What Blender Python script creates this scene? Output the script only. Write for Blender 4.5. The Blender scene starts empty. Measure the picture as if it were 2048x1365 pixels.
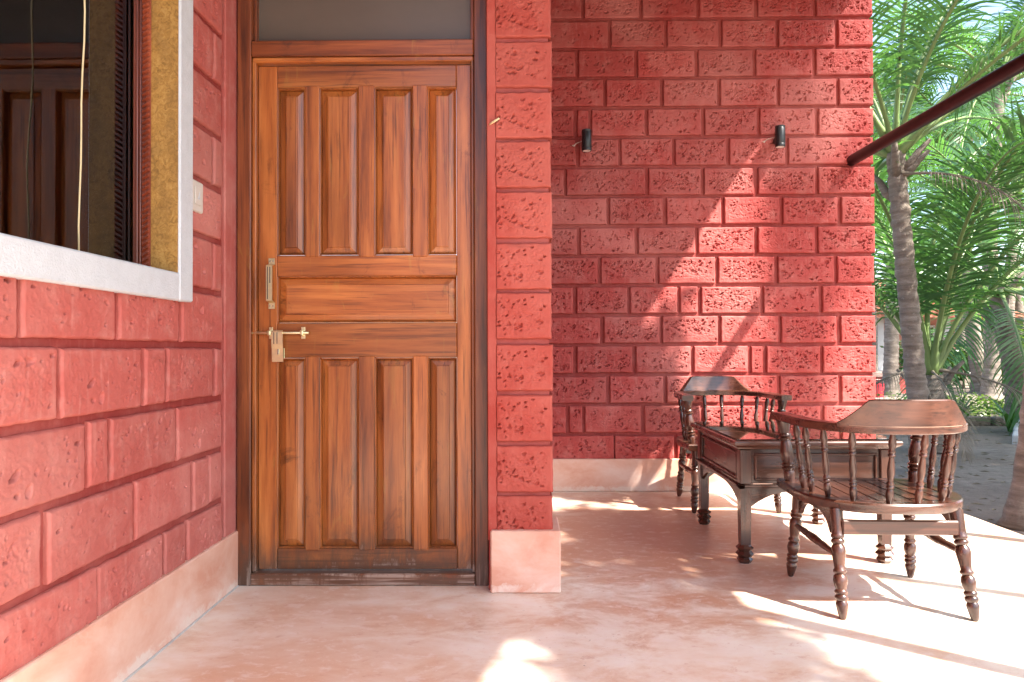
import bpy, bmesh, math, random
import numpy as np
from mathutils import Vector, Matrix, Quaternion

# ------------------------------------------------------------------ camera, sky, sun, exposure
scene = bpy.context.scene
COL = scene.collection
R = math.radians

cam_d = bpy.data.cameras.new('camera')
cam_d.sensor_width = 36.0
cam_d.lens = 36.0 * 1430 / 2048
cam_d.clip_start = 0.05
cam_d.clip_end = 2000
cam = bpy.data.objects.new('camera', cam_d)
COL.objects.link(cam)
cam.matrix_world = (Matrix.Translation((0, 0, 0.95)) @ Matrix.Rotation(R(0.64), 4, 'Z')
                    @ Matrix.Rotation(R(90 + 0.70), 4, 'X') @ Matrix.Rotation(R(-0.2), 4, 'Z'))
scene.camera = cam

SUN = Vector((-0.65, 0.51, -1.0)).normalized()
world = bpy.data.worlds.new('World')
scene.world = world
world.use_nodes = True
wn = world.node_tree
sky = wn.nodes.new('ShaderNodeTexSky')
sky.sky_type = 'NISHITA'
sky.sun_disc = False
sky.sun_elevation = math.asin(-SUN.z)
sky.sun_rotation = math.atan2(-SUN.x, -SUN.y)
sky.dust_density = 2.5
sky.air_density = 1.0
bg = wn.nodes['Background']
wn.links.new(sky.outputs[0], bg.inputs[0])
bg.inputs[1].default_value = 0.125

sun_d = bpy.data.lights.new('sun', 'SUN')
sun_d.energy = 5.0
sun_d.angle = R(0.9)
sun_d.color = (1.0, 0.93, 0.83)
sun = bpy.data.objects.new('sun', sun_d)
sun.rotation_euler = SUN.to_track_quat('-Z', 'Y').to_euler()
sun.location = (6, -5, 9)
COL.objects.link(sun)

scene.view_settings.view_transform = 'Standard'
scene.view_settings.look = 'None'
scene.view_settings.gamma = 1.0
scene.view_settings.use_curve_mapping = False
scene.view_settings.exposure = 2.18
scene.render.engine = 'CYCLES'
scene.cycles.max_bounces = 8
scene.cycles.diffuse_bounces = 5
scene.cycles.transparent_max_bounces = 8
scene.cycles.use_denoising = True

rng = random.Random(7)

# ------------------------------------------------------------------ helpers: objects
def tag(o, label=None, cat=None, group=None, kind=None):
    if label: o['label'] = label
    if cat: o['category'] = cat
    if group: o['group'] = group
    if kind: o['kind'] = kind
    return o

def empty(name, loc=(0, 0, 0), rz=0.0):
    o = bpy.data.objects.new(name, None)
    o.empty_display_size = 0.1
    o.location = loc
    o.rotation_euler = (0, 0, rz)
    COL.objects.link(o)
    return o

def link(name, me, m=None, parent=None, loc=(0, 0, 0), rot=(0, 0, 0), scale=(1, 1, 1)):
    o = bpy.data.objects.new(name, me)
    if m is not None and len(me.materials) == 0:
        me.materials.append(m)
    o.location = loc
    o.rotation_euler = rot
    o.scale = scale
    COL.objects.link(o)
    if parent is not None:
        o.parent = parent
    return o

def copy_tree(o, parent=None):
    c = o.copy()
    COL.objects.link(c)
    c.parent = parent
    for ch in o.children:
        copy_tree(ch, c)
    return c

class MB:
    """collects verts and faces of ONE mesh"""
    def __init__(s):
        s.v = []; s.f = []
    def add(s, v, f, M=None):
        n = len(s.v)
        if M is not None:
            v = [M @ Vector(p) for p in v]
        s.v += [tuple(p) for p in v]
        s.f += [tuple(i + n for i in q) for q in f]
        return s
    def box(s, x0, x1, y0, y1, z0, z1, b=0.0, M=None):
        v, f = cbox(x0, x1, y0, y1, z0, z1, b)
        return s.add(v, f, M)
    def lathe(s, prof, seg=18, M=None, cap=True):
        v = []; f = []
        for r, z in prof:
            for k in range(seg):
                a = 2 * math.pi * k / seg
                v.append((r * math.cos(a), r * math.sin(a), z))
        for i in range(len(prof) - 1):
            for k in range(seg):
                k2 = (k + 1) % seg
                f.append((i * seg + k, i * seg + k2, (i + 1) * seg + k2, (i + 1) * seg + k))
        if cap:
            f.append(tuple(reversed(range(seg))))
            n = (len(prof) - 1) * seg
            f.append(tuple(n + k for k in range(seg)))
        return s.add(v, f, M)
    def tube(s, pts, rad, seg=8):
        pts = [Vector(p) for p in pts]
        if not hasattr(rad, '__len__'):
            rad = [rad] * len(pts)
        v = []; f = []
        up = Vector((0, 0, 1))
        for i, p in enumerate(pts):
            t = (pts[min(i + 1, len(pts) - 1)] - pts[max(i - 1, 0)]).normalized()
            u = up if abs(t.dot(up)) < 0.95 else Vector((1, 0, 0))
            a = t.cross(u).normalized(); b = a.cross(t)
            for k in range(seg):
                an = 2 * math.pi * k / seg
                v.append(p + (a * math.cos(an) + b * math.sin(an)) * rad[i])
        for i in range(len(pts) - 1):
            for k in range(seg):
                k2 = (k + 1) % seg
                f.append((i * seg + k, i * seg + k2, (i + 1) * seg + k2, (i + 1) * seg + k))
        f.append(tuple(reversed(range(seg))))
        n = (len(pts) - 1) * seg
        f.append(tuple(n + k for k in range(seg)))
        return s.add(v, f)
    def prism(s, poly, d0, d1, axis='y', M=None):
        """extrude a 2D outline; axis y: outline is (x,z); axis x: (y,z); axis z: (x,y)"""
        def P(p, d):
            if axis == 'y': return (p[0], d, p[1])
            if axis == 'x': return (d, p[0], p[1])
            return (p[0], p[1], d)
        n = len(poly)
        v = [P(p, d0) for p in poly] + [P(p, d1) for p in poly]
        f = [tuple(range(n)), tuple(reversed(range(n, 2 * n)))]
        for i in range(n):
            j = (i + 1) % n
            f.append((i, i + n, j + n, j))
        return s.add(v, f, M)
    def mesh(s, name, smooth=False, auto=None):
        me = bpy.data.meshes.new(name)
        me.from_pydata(s.v, [], s.f)
        bm = bmesh.new(); bm.from_mesh(me)
        bmesh.ops.recalc_face_normals(bm, faces=bm.faces)
        if auto is not None:
            for e in bm.edges:
                if len(e.link_faces) == 2 and e.calc_face_angle(0) > R(auto):
                    e.smooth = False
        bm.to_mesh(me); bm.free()
        if smooth or auto is not None:
            me.polygons.foreach_set('use_smooth', [True] * len(me.polygons))
        return me
    def build(s, name, m, parent=None, smooth=False, auto=None, **kw):
        return link(name, s.mesh(name, smooth, auto), m, parent, **kw)

_cb = {}
def cbox(x0, x1, y0, y1, z0, z1, b):
    X = (x0, x1); Y = (y0, y1); Z = (z0, z1)
    if b <= 0:
        v = [(X[i], Y[j], Z[k]) for i in (0, 1) for j in (0, 1) for k in (0, 1)]
        return v, [(0, 1, 3, 2), (4, 6, 7, 5), (0, 4, 5, 1), (2, 3, 7, 6), (0, 2, 6, 4), (1, 5, 7, 3)]
    v = []; idx = {}
    def P(i, j, k, ax):
        key = (i, j, k, ax)
        if key not in idx:
            x = X[i] + (0 if ax == 0 else (b if i == 0 else -b))
            y = Y[j] + (0 if ax == 1 else (b if j == 0 else -b))
            z = Z[k] + (0 if ax == 2 else (b if k == 0 else -b))
            idx[key] = len(v); v.append((x, y, z))
        return idx[key]
    f = []
    for i in (0, 1):
        f.append(tuple(P(i, j, k, 0) for j, k in ((0, 0), (1, 0), (1, 1), (0, 1))))
        f.append(tuple(P(j, i, k, 1) for j, k in ((0, 0), (1, 0), (1, 1), (0, 1))))
        f.append(tuple(P(j, k, i, 2) for j, k in ((0, 0), (1, 0), (1, 1), (0, 1))))
    for i in (0, 1):
        for j in (0, 1):
            f.append((P(i, j, 0, 0), P(i, j, 1, 0), P(i, j, 1, 1), P(i, j, 0, 1)))
            f.append((P(i, 0, j, 0), P(i, 1, j, 0), P(i, 1, j, 2), P(i, 0, j, 2)))
            f.append((P(0, i, j, 1), P(1, i, j, 1), P(1, i, j, 2), P(0, i, j, 2)))
    for i in (0, 1):
        for j in (0, 1):
            for k in (0, 1):
                f.append((P(i, j, k, 0), P(i, j, k, 1), P(i, j, k, 2)))
    return v, f

# numpy gradient noise (2D)
def perlin(x, y, seed):
    rs = np.random.RandomState(seed)
    perm = rs.permutation(512)
    ang = rs.rand(512) * 2 * np.pi
    xi = np.floor(x).astype(int); yi = np.floor(y).astype(int)
    xf = x - xi; yf = y - yi
    u = xf * xf * xf * (xf * (xf * 6 - 15) + 10); w = yf * yf * yf * (yf * (yf * 6 - 15) + 10)
    def g(i, j, dx, dy):
        a = ang[perm[(perm[i & 511] + j) & 511]]
        return np.cos(a) * dx + np.sin(a) * dy
    n00 = g(xi, yi, xf, yf); n10 = g(xi + 1, yi, xf - 1, yf)
    n01 = g(xi, yi + 1, xf, yf - 1); n11 = g(xi + 1, yi + 1, xf - 1, yf - 1)
    return (n00 * (1 - u) + n10 * u) * (1 - w) + (n01 * (1 - u) + n11 * u) * w

def sstep(a, b, x):
    t = np.clip((x - a) / (b - a), 0.0, 1.0)
    return t * t * (3 - 2 * t)

# ------------------------------------------------------------------ helpers: materials
def newmat(name):
    m = bpy.data.materials.new(name)
    m.use_nodes = True
    nt = m.node_tree
    return m, nt, nt.nodes['Principled BSDF']

class NT:
    def __init__(s, nt): s.nt = nt
    def n(s, t, **kw):
        nd = s.nt.nodes.new(t)
        for k, v in kw.items(): setattr(nd, k, v)
        return nd
    def l(s, a, b): s.nt.links.new(a, b)
    def val(s, sock, v): sock.default_value = v
    def noise(s, vec, scale, detail=4, rough=0.55, dist=0.0):
        nd = s.n('ShaderNodeTexNoise')
        nd.inputs['Scale'].default_value = scale
        nd.inputs['Detail'].default_value = detail
        nd.inputs['Roughness'].default_value = rough
        nd.inputs['Distortion'].default_value = dist
        if vec is not None: s.l(vec, nd.inputs['Vector'])
        return nd.outputs['Fac']
    def ramp(s, fac, stops, interp='LINEAR'):
        nd = s.n('ShaderNodeValToRGB')
        nd.color_ramp.interpolation = interp
        el = nd.color_ramp.elements
        while len(el) < len(stops): el.new(0.5)
        for e, (p, c) in zip(el, stops):
            e.position = p
            e.color = (*c, 1) if hasattr(c, '__len__') else (c, c, c, 1)
        s.l(fac, nd.inputs['Fac'])
        return nd.outputs['Color']
    def mix(s, fac, a, b, mode='MIX'):
        nd = s.n('ShaderNodeMix', data_type='RGBA', blend_type=mode)
        for sock, v in ((nd.inputs[0], fac), (nd.inputs[6], a), (nd.inputs[7], b)):
            if hasattr(v, 'is_output') or isinstance(v, bpy.types.NodeSocket): s.l(v, sock)
            elif hasattr(v, '__len__'): sock.default_value = (*v, 1)
            else: sock.default_value = v
        return nd.outputs[2]
    def math(s, op, a, b=0.0, clamp=False):
        nd = s.n('ShaderNodeMath', operation=op, use_clamp=clamp)
        for sock, v in ((nd.inputs[0], a), (nd.inputs[1], b)):
            if isinstance(v, bpy.types.NodeSocket): s.l(v, sock)
            else: sock.default_value = v
        return nd.outputs[0]
    def mapping(s, vec, scale=(1, 1, 1), rot=(0, 0, 0), loc=(0, 0, 0)):
        nd = s.n('ShaderNodeMapping')
        nd.inputs['Scale'].default_value = scale
        nd.inputs['Rotation'].default_value = rot
        nd.inputs['Location'].default_value = loc
        s.l(vec, nd.inputs['Vector'])
        return nd.outputs[0]
    def coords(s, kind='Object', jitter=0.0):
        tc = s.n('ShaderNodeTexCoord')
        v = tc.outputs[kind]
        if jitter:
            oi = s.n('ShaderNodeObjectInfo')
            nd = s.n('ShaderNodeVectorMath', operation='MULTIPLY_ADD')
            cb = s.n('ShaderNodeCombineXYZ')
            for i, k in enumerate((1.0, 1.7, 2.3)):
                s.l(s.math('MULTIPLY', oi.outputs['Random'], jitter * k), cb.inputs[i])
            nd2 = s.n('ShaderNodeVectorMath', operation='ADD')
            s.l(v, nd2.inputs[0]); s.l(cb.outputs[0], nd2.inputs[1])
            v = nd2.outputs[0]
        return v
    def rand(s):
        return s.n('ShaderNodeObjectInfo').outputs['Random']
    def world_pos(s):
        return s.n('ShaderNodeNewGeometry').outputs['Position']
    def bump(s, h, strength, dist, normal=None):
        nd = s.n('ShaderNodeBump')
        nd.inputs['Strength'].default_value = strength
        nd.inputs['Distance'].default_value = dist
        s.l(h, nd.inputs['Height'])
        if normal is not None: s.l(normal, nd.inputs['Normal'])
        return nd.outputs[0]

M = {}

def red_paint(name, base, pale, dark):
    m, nt, p = newmat(name); t = NT(nt)
    wp = t.world_pos()
    oc = t.coords('Object', 9.0)
    big = t.noise(wp, 1.6, 5, 0.6)
    mid = t.noise(oc, 14, 6, 0.65)
    fine = t.noise(oc, 150, 3, 0.6)
    c = t.mix(t.ramp(big, [(0.44, 0.0), (0.64, 0.75)]), base, pale)
    c = t.mix(t.math('MULTIPLY', t.ramp(mid, [(0.5, 0.0), (0.70, 1.0)]), 0.55), c, pale)
    c = t.mix(t.math('MULTIPLY', t.ramp(mid, [(0.2, 1.0), (0.42, 0.0)]), 0.45), c, dark)
    # vertical chalky runs
    runs = t.noise(t.mapping(oc, (60, 60, 6)), 1.0, 3, 0.5)
    c = t.mix(t.math('MULTIPLY', t.ramp(runs, [(0.56, 0.0), (0.72, 1.0)]), 0.4), c, pale)
    flake = t.noise(oc, 38, 7, 0.75, 0.8)
    c = t.mix(t.math('MULTIPLY', t.ramp(flake, [(0.66, 0.0), (0.70, 1.0)]), 0.55), c, (0.56, 0.33, 0.29))
    grime = t.noise(t.mapping(wp, (3, 3, 5)), 1.0, 7, 0.75, 0.7)
    c = t.mix(t.ramp(grime, [(0.62, 0.0), (0.74, 0.55)]), c, (0.17, 0.045, 0.037))
    # tone of each block a little its own
    hs = t.n('ShaderNodeHueSaturation')
    t.l(t.math('ADD', t.math('MULTIPLY', t.rand(), 0.16), 0.92), hs.inputs['Value'])
    t.l(c, hs.inputs['Color'])
    t.l(hs.outputs[0], p.inputs['Base Color'])
    p.inputs['Roughness'].default_value = 0.66
    p.inputs['Specular IOR Level'].default_value = 0.22
    n1 = t.bump(fine, 0.5, 0.0016)
    n2 = t.bump(t.noise(oc, 45, 5, 0.7), 0.5, 0.004, n1)
    t.l(n2, p.inputs['Normal'])
    return m

M['red'] = red_paint('red_wall_paint', (0.335, 0.055, 0.050), (0.43, 0.150, 0.134), (0.20, 0.028, 0.025))
M['red_faded'] = red_paint('faded_red_wall_paint', (0.37, 0.092, 0.078), (0.45, 0.185, 0.160), (0.25, 0.046, 0.038))
M['red_deep'] = red_paint('deep_red_wall_paint', (0.325, 0.046, 0.033), (0.41, 0.110, 0.085), (0.20, 0.025, 0.019))
M['red_joint'] = red_paint('red_joint_paint', (0.25, 0.038, 0.033), (0.34, 0.10, 0.086), (0.16, 0.022, 0.019))

def salmon_cement(name):
    m, nt, p = newmat(name); t = NT(nt)
    wp = t.world_pos()
    a = t.noise(t.mapping(wp, (3, 3, 5)), 1.0, 6, 0.62, 0.4)
    b = t.noise(wp, 11, 6, 0.7, 0.6)
    c = t.ramp(a, [(0.36, (0.58, 0.30, 0.215)), (0.52, (0.65, 0.415, 0.325)), (0.66, (0.70, 0.53, 0.46))])
    c = t.mix(t.ramp(b, [(0.55, 0.0), (0.72, 0.55)]), c, (0.64, 0.46, 0.38))
    # peeled white edge just above the floor, ragged
    sx = t.n('ShaderNodeSeparateXYZ'); t.l(wp, sx.inputs[0])
    rag = t.math('ADD', sx.outputs[2], t.math('MULTIPLY', t.noise(wp, 22, 6, 0.75, 0.5), -0.095))
    band = t.ramp(t.math('ADD', rag, 0.02), [(0.0, 1.0), (0.012, 0.0)])
    c = t.mix(t.math('MULTIPLY', band, t.ramp(b, [(0.40, 0.0), (0.55, 0.8)])), c, (0.70, 0.60, 0.53))
    chip = t.noise(wp, 6.5, 7, 0.72, 1.0)
    c = t.mix(t.math('MULTIPLY', t.ramp(chip, [(0.66, 0.0), (0.67, 1.0)]), 0.6), c, (0.62, 0.42, 0.32))
    t.l(c, p.inputs['Base Color'])
    p.inputs['Roughness'].default_value = 0.42
    t.l(t.bump(b, 0.25, 0.004), p.inputs['Normal'])
    return m
M['cement'] = salmon_cement('salmon_cement')

def floor_mat():
    m, nt, p = newmat('oxide_cement_floor'); t = NT(nt)
    wp = t.world_pos()
    swirl = t.noise(t.mapping(wp, (0.9, 1.3, 1), (0, 0, 0.5)), 1.0, 6, 0.62, 0.3)
    mid = t.noise(t.mapping(wp, (3.2, 5.0, 1), (0, 0, -0.4)), 1.0, 8, 0.70, 0.35)
    fine = t.noise(t.mapping(wp, (14, 22, 1), (0, 0, 0.3)), 1.0, 7, 0.72, 0.5)
    speck = t.noise(wp, 70, 4, 0.7)
    c = t.ramp(mid, [(0.36, (0.60, 0.42, 0.315)), (0.46, (0.68, 0.555, 0.455)), (0.54, (0.72, 0.645, 0.565)), (0.66, (0.74, 0.69, 0.63))])
    c = t.mix(t.ramp(swirl, [(0.40, 0.75), (0.55, 0.0)]), c, (0.58, 0.35, 0.235))
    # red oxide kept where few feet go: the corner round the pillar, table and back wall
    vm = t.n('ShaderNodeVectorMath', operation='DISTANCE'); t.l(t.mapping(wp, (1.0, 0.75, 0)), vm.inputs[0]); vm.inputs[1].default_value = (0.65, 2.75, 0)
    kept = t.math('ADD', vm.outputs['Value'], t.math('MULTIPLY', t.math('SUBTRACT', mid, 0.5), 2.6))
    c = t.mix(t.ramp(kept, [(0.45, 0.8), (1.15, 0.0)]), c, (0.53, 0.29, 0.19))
    c = t.mix(t.ramp(fine, [(0.53, 0.0), (0.62, 0.6)]), c, (0.71, 0.62, 0.57))
    c = t.mix(t.ramp(fine, [(0.33, 0.55), (0.40, 0.0)]), c, (0.50, 0.28, 0.21))
    st = t.math('MULTIPLY', t.ramp(speck, [(0.64, 0.0), (0.68, 1.0)]), t.ramp(swirl, [(0.5, 0.0), (0.60, 0.7)]))
    c = t.mix(st, c, (0.22, 0.17, 0.15))
    flk = t.noise(t.mapping(wp, (34, 52, 1), (0, 0, 0.6)), 1.0, 6, 0.75, 0.9)
    c = t.mix(t.math('MULTIPLY', t.ramp(flk, [(0.60, 0.0), (0.64, 1.0)]), t.ramp(mid, [(0.42, 0.6), (0.55, 0.1)])), c, (0.73, 0.66, 0.61))
    c = t.mix(t.math('MULTIPLY', t.ramp(flk, [(0.33, 1.0), (0.36, 0.0)]), 0.35), c, (0.44, 0.25, 0.19))
    # hairline scratches
    vo = t.n('ShaderNodeTexVoronoi', feature='DISTANCE_TO_EDGE')
    vo.inputs['Scale'].default_value = 1.0
    t.l(t.mapping(wp, (1.1, 4.5, 1), (0, 0, 0.75)), vo.inputs['Vector'])
    c = t.mix(t.math('MULTIPLY', t.ramp(vo.outputs['Distance'], [(0.0, 1.0), (0.004, 0.0)]), t.ramp(swirl, [(0.5, 0.0), (0.6, 0.35)])), c, (0.68, 0.58, 0.52))
    t.l(c, p.inputs['Base Color'])
    t.l(t.ramp(mid, [(0.3, 0.30), (0.7, 0.46)]), p.inputs['Roughness'])
    p.inputs['Specular IOR Level'].default_value = 0.45
    t.l(t.bump(t.noise(wp, 9, 5, 0.6), 0.12, 0.006), p.inputs['Normal'])
    return m
M['floor'] = floor_mat()

def wood(name, axis, dark, mid, light, grain=1.0, rough=0.32, coat=0.22, blotch=0.5, dirt=True, joff=11.0, grey=True):
    m, nt, p = newmat(name); t = NT(nt)
    oc = t.coords('Object', joff)
    s = [22 * grain] * 3
    s[axis] = 1.3 * grain
    g = t.noise(t.mapping(oc, s), 1.0, 7, 0.62, 0.4)
    s2 = [90 * grain] * 3
    s2[axis] = 3.0 * grain
    pores = t.noise(t.mapping(oc, s2), 1.0, 4, 0.6)
    s3 = [7.0] * 3
    s3[axis] = 1.6
    blot = t.noise(t.mapping(oc, s3), 1.0, 5, 0.6, 0.5)
    c = t.ramp(g, [(0.29, dark), (0.48, mid), (0.70, light)])
    c = t.mix(t.math('MULTIPLY', t.ramp(blot, [(0.25, 1.0), (0.52, 0.0)]), blotch), c, dark)
    c = t.mix(t.ramp(pores, [(0.33, 0.65), (0.46, 0.0)]), c, tuple(v * 0.5 for v in dark))
    if dirt:
        wp = t.world_pos()
        ocs = t.coords('Object', 23.0)
        knots = t.noise(t.mapping(ocs, (5, 5, 3.2)), 1.0, 6, 0.75, 1.0)
        c = t.mix(t.ramp(knots, [(0.60, 0.0), (0.76, 0.85)]), c, tuple(v * 0.35 for v in dark))
        smear = t.noise(t.mapping(ocs, (9, 9, 1.8), (0, 0.05, 0)), 1.0, 6, 0.7, 1.2)
        c = t.mix(t.ramp(smear, [(0.60, 0.0), (0.74, 0.55)]), c, (0.30, 0.17, 0.035))
        c = t.mix(t.ramp(smear, [(0.24, 0.7), (0.40, 0.0)]), c, tuple(v * 0.6 for v in dark))
        sx = t.n('ShaderNodeSeparateXYZ'); t.l(wp, sx.inputs[0])
        low = t.math('ADD', sx.outputs[2], t.math('MULTIPLY', t.noise(t.mapping(wp, (7, 7, 2.5)), 1.0, 6, 0.75, 0.6), -0.62))
        c = t.mix(t.ramp(t.math('ADD', low, 0.25), [(0.0, 0.8), (0.16, 0.0)]), c, (0.060, 0.034, 0.022))
        c = t.mix(t.math('MULTIPLY', t.ramp(t.math('ADD', low, 0.30), [(0.0, 0.6), (0.05, 0.0)]), t.ramp(pores, [(0.45, 0.0), (0.6, 1.0)])), c, (0.32, 0.26, 0.22))
    else:
        wear = t.noise(t.mapping(oc, [26 if k_ != axis else 5 for k_ in range(3)]), 1.0, 8, 0.8, 0.6)
        c = t.mix(t.ramp(wear, [(0.66, 0.0), (0.70, 0.55)]), c, tuple(min(1, v * 3.2) for v in light))
    hs = t.n('ShaderNodeHueSaturation')
    rv = t.rand()
    t.l(t.math('ADD', t.math('MULTIPLY', rv, 0.55), 0.80), hs.inputs['Value'])
    hs.inputs['Saturation'].default_value = 1.0
    t.l(c, hs.inputs['Color'])
    t.l(hs.outputs[0], p.inputs['Base Color'])
    t.l(t.math('ADD', t.math('MULTIPLY', blot, 0.25), rough - 0.1), p.inputs['Roughness'])
    p.inputs['Coat Weight'].default_value = coat
    p.inputs['Coat Roughness'].default_value = 0.16
    n1 = t.bump(pores, 0.25, 0.0012)
    t.l(t.bump(g, 0.2, 0.002, n1), p.inputs['Normal'])
    return m

DW = ((0.090, 0.021, 0.005), (0.265, 0.076, 0.015), (0.40, 0.142, 0.034))
M['door_z'] = wood('varnished_door_wood_upright', 2, *DW)
M['door_x'] = wood('varnished_door_wood_across', 0, *DW)
FW = ((0.050, 0.011, 0.003), (0.17, 0.042, 0.010), (0.29, 0.088, 0.024))
M['frame_z'] = wood('dark_frame_wood_upright', 2, *FW, coat=0.12, rough=0.38)
M['frame_x'] = wood('dark_frame_wood_across', 0, *FW, coat=0.15, rough=0.36)
RW = ((0.017, 0.0062, 0.0038), (0.054, 0.019, 0.0112), (0.095, 0.037, 0.022))
M['rose_z'] = wood('polished_rosewood_upright', 2, *RW, rough=0.26, coat=0.6, dirt=False, blotch=0.4)
M['rose_x'] = wood('polished_rosewood_across', 0, *RW, rough=0.26, coat=0.6, dirt=False, blotch=0.4)
M['rose_y'] = wood('polished_rosewood_along', 1, *RW, rough=0.26, coat=0.6, dirt=False, blotch=0.4)
M['trim_red'] = wood('red_stained_trim', 2, (0.09, 0.018, 0.009), (0.20, 0.040, 0.018), (0.30, 0.075, 0.033), dirt=False)

def plain(name, col, rough=0.5, metal=0.0, var=0.12, scale=20, bump=0.1, bdist=0.002, coat=0.0, spec=0.5):
    m, nt, p = newmat(name); t = NT(nt)
    oc = t.coords('Object', 5.0)
    n = t.noise(oc, scale, 5, 0.6)
    c = t.mix(t.ramp(n, [(0.3, 0.0), (0.7, 1.0)]), tuple(v * (1 - var) for v in col), tuple(min(1, v * (1 + var)) for v in col))
    t.l(c, p.inputs['Base Color'])
    p.inputs['Roughness'].default_value = rough
    p.inputs['Metallic'].default_value = metal
    p.inputs['Coat Weight'].default_value = coat
    p.inputs['Specular IOR Level'].default_value = spec
    if bump:
        t.l(t.bump(t.noise(oc, scale * 5, 4, 0.6), bump, bdist), p.inputs['Normal'])
    return m

M['white'] = plain('white_gritty_paint', (0.50, 0.545, 0.585), 0.7, var=0.05, scale=30, bump=0.7, bdist=0.004)
M['plastic'] = plain('cream_switch_plastic', (0.56, 0.545, 0.50), 0.35, var=0.02, bump=0)
M['steel'] = plain('brushed_brass_steel', (0.80, 0.80, 0.50), 0.33, 1.0, var=0.06, scale=60, bump=0.05)
M['steel_dark'] = plain('old_screw_steel', (0.35, 0.32, 0.28), 0.4, 1.0, bump=0.1)
M['black_lamp'] = plain('black_powder_coat', (0.014, 0.018, 0.022), 0.36, var=0.1, bump=0.05, spec=0.6)
M['lens'] = plain('frosted_lamp_lens', (0.72, 0.70, 0.66), 0.3, var=0.02, bump=0)
M['scuff'] = plain('rubbed_line', (0.30, 0.20, 0.14), 0.6, bump=0)
M['wire'] = plain('pale_wire', (0.55, 0.45, 0.40), 0.5, bump=0)
M['pipe'] = plain('maroon_gloss_pipe', (0.010, 0.0030, 0.0045), 0.38, var=0.25, scale=12, bump=0.15, coat=0.0)
M['cord'] = plain('straw_cord', (0.62, 0.52, 0.30), 0.6, bump=0.2)
M['soffit'] = wood('roof_timber', 0, (0.10, 0.05, 0.03), (0.20, 0.11, 0.065), (0.28, 0.17, 0.10), dirt=False, coat=0.0, rough=0.6)
M['deck'] = plain('roof_boards', (0.13, 0.080, 0.055), 0.7, var=0.2)
M['tile'] = plain('clay_roof_tile', (0.36, 0.13, 0.075), 0.7, var=0.25, scale=8)
M['hut_wall'] = plain('rose_plaster', (0.50, 0.24, 0.19), 0.8, var=0.15, scale=3)
M['hut_white'] = plain('grey_white_plaster', (0.55, 0.55, 0.55), 0.8, var=0.12, scale=3)
M['hut_dark'] = plain('dark_opening', (0.03, 0.03, 0.035), 0.4)
M['bucket'] = plain('red_bucket_plastic', (0.62, 0.03, 0.05), 0.35)
M['kerb'] = plain('whitewashed_stone', (0.50, 0.50, 0.50), 0.8, var=0.2, bump=0.5)

def pane_mat(name, base, rough=0.02, ior=1.6):
    m, nt, p = newmat(name); t = NT(nt)
    wp = t.world_pos()
    n = t.noise(t.mapping(wp, (2, 2, 5)), 1.0, 4, 0.6)
    t.l(t.mix(n, tuple(v * 0.8 for v in base), tuple(v * 1.2 for v in base)), p.inputs['Base Color'])
    p.inputs['Roughness'].default_value = rough
    p.inputs['IOR'].default_value = ior
    return m
M['pane'] = pane_mat('dark_tinted_glass', (0.009, 0.0075, 0.0065), 0.012, 2.5)
def clear_pane(name, tint, rough):
    m, nt, p = newmat(name); t = NT(nt)
    nt.nodes.remove(p)
    fr = t.n('ShaderNodeFresnel'); fr.inputs['IOR'].default_value = 1.9
    tr = t.n('ShaderNodeBsdfTransparent'); tr.inputs['Color'].default_value = (*tint, 1)
    gl = t.n('ShaderNodeBsdfGlossy'); gl.inputs['Roughness'].default_value = rough
    t.l(t.bump(t.noise(t.world_pos(), 3, 2, 0.5), 0.02, 0.01), gl.inputs['Normal'])
    mx = t.n('ShaderNodeMixShader')
    t.l(fr.outputs[0], mx.inputs[0]); t.l(tr.outputs[0], mx.inputs[1]); t.l(gl.outputs[0], mx.inputs[2])
    t.l(mx.outputs[0], nt.nodes['Material Output'].inputs[0])
    return m
M['pane'] = clear_pane('clear_window_glass', (0.95, 0.93, 0.89), 0.012)
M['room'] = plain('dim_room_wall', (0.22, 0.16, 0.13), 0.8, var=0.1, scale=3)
M['transom'] = pane_mat('dusty_transom_glass', (0.098, 0.080, 0.064), 0.30, 1.45)

def glass_top_mat():
    m, nt, p = newmat('table_glass')
    p.inputs['Base Color'].default_value = (0.55, 0.80, 0.72, 1)
    p.inputs['Roughness'].default_value = 0.02
    p.inputs['Transmission Weight'].default_value = 1.0
    p.inputs['IOR'].default_value = 1.5
    return m
M['glass'] = glass_top_mat()

def gold_board(name='golden_strand_board', k=1.0):
    m, nt, p = newmat(name); t = NT(nt)
    oc = t.coords('Object')
    a = t.noise(oc, 55, 6, 0.7, 1.2); b = t.noise(oc, 12, 4, 0.6)
    c = t.ramp(a, [(0.3, (0.16, 0.075, 0.014)), (0.5, (0.36, 0.19, 0.042)), (0.72, (0.50, 0.30, 0.09))])
    c = t.mix(t.ramp(b, [(0.35, 0.5), (0.6, 0.0)]), c, (0.16, 0.08, 0.02))
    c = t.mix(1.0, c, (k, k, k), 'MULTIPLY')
    t.l(c, p.inputs['Base Color']); p.inputs['Roughness'].default_value = 0.4
    t.l(t.bump(a, 0.3, 0.002), p.inputs['Normal'])
    return m
M['gold'] = gold_board()
M['gold_brightened'] = gold_board('brightened_strand_board', 1.7)  # same gold board, colour brightened in place of light behind the glass

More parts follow.
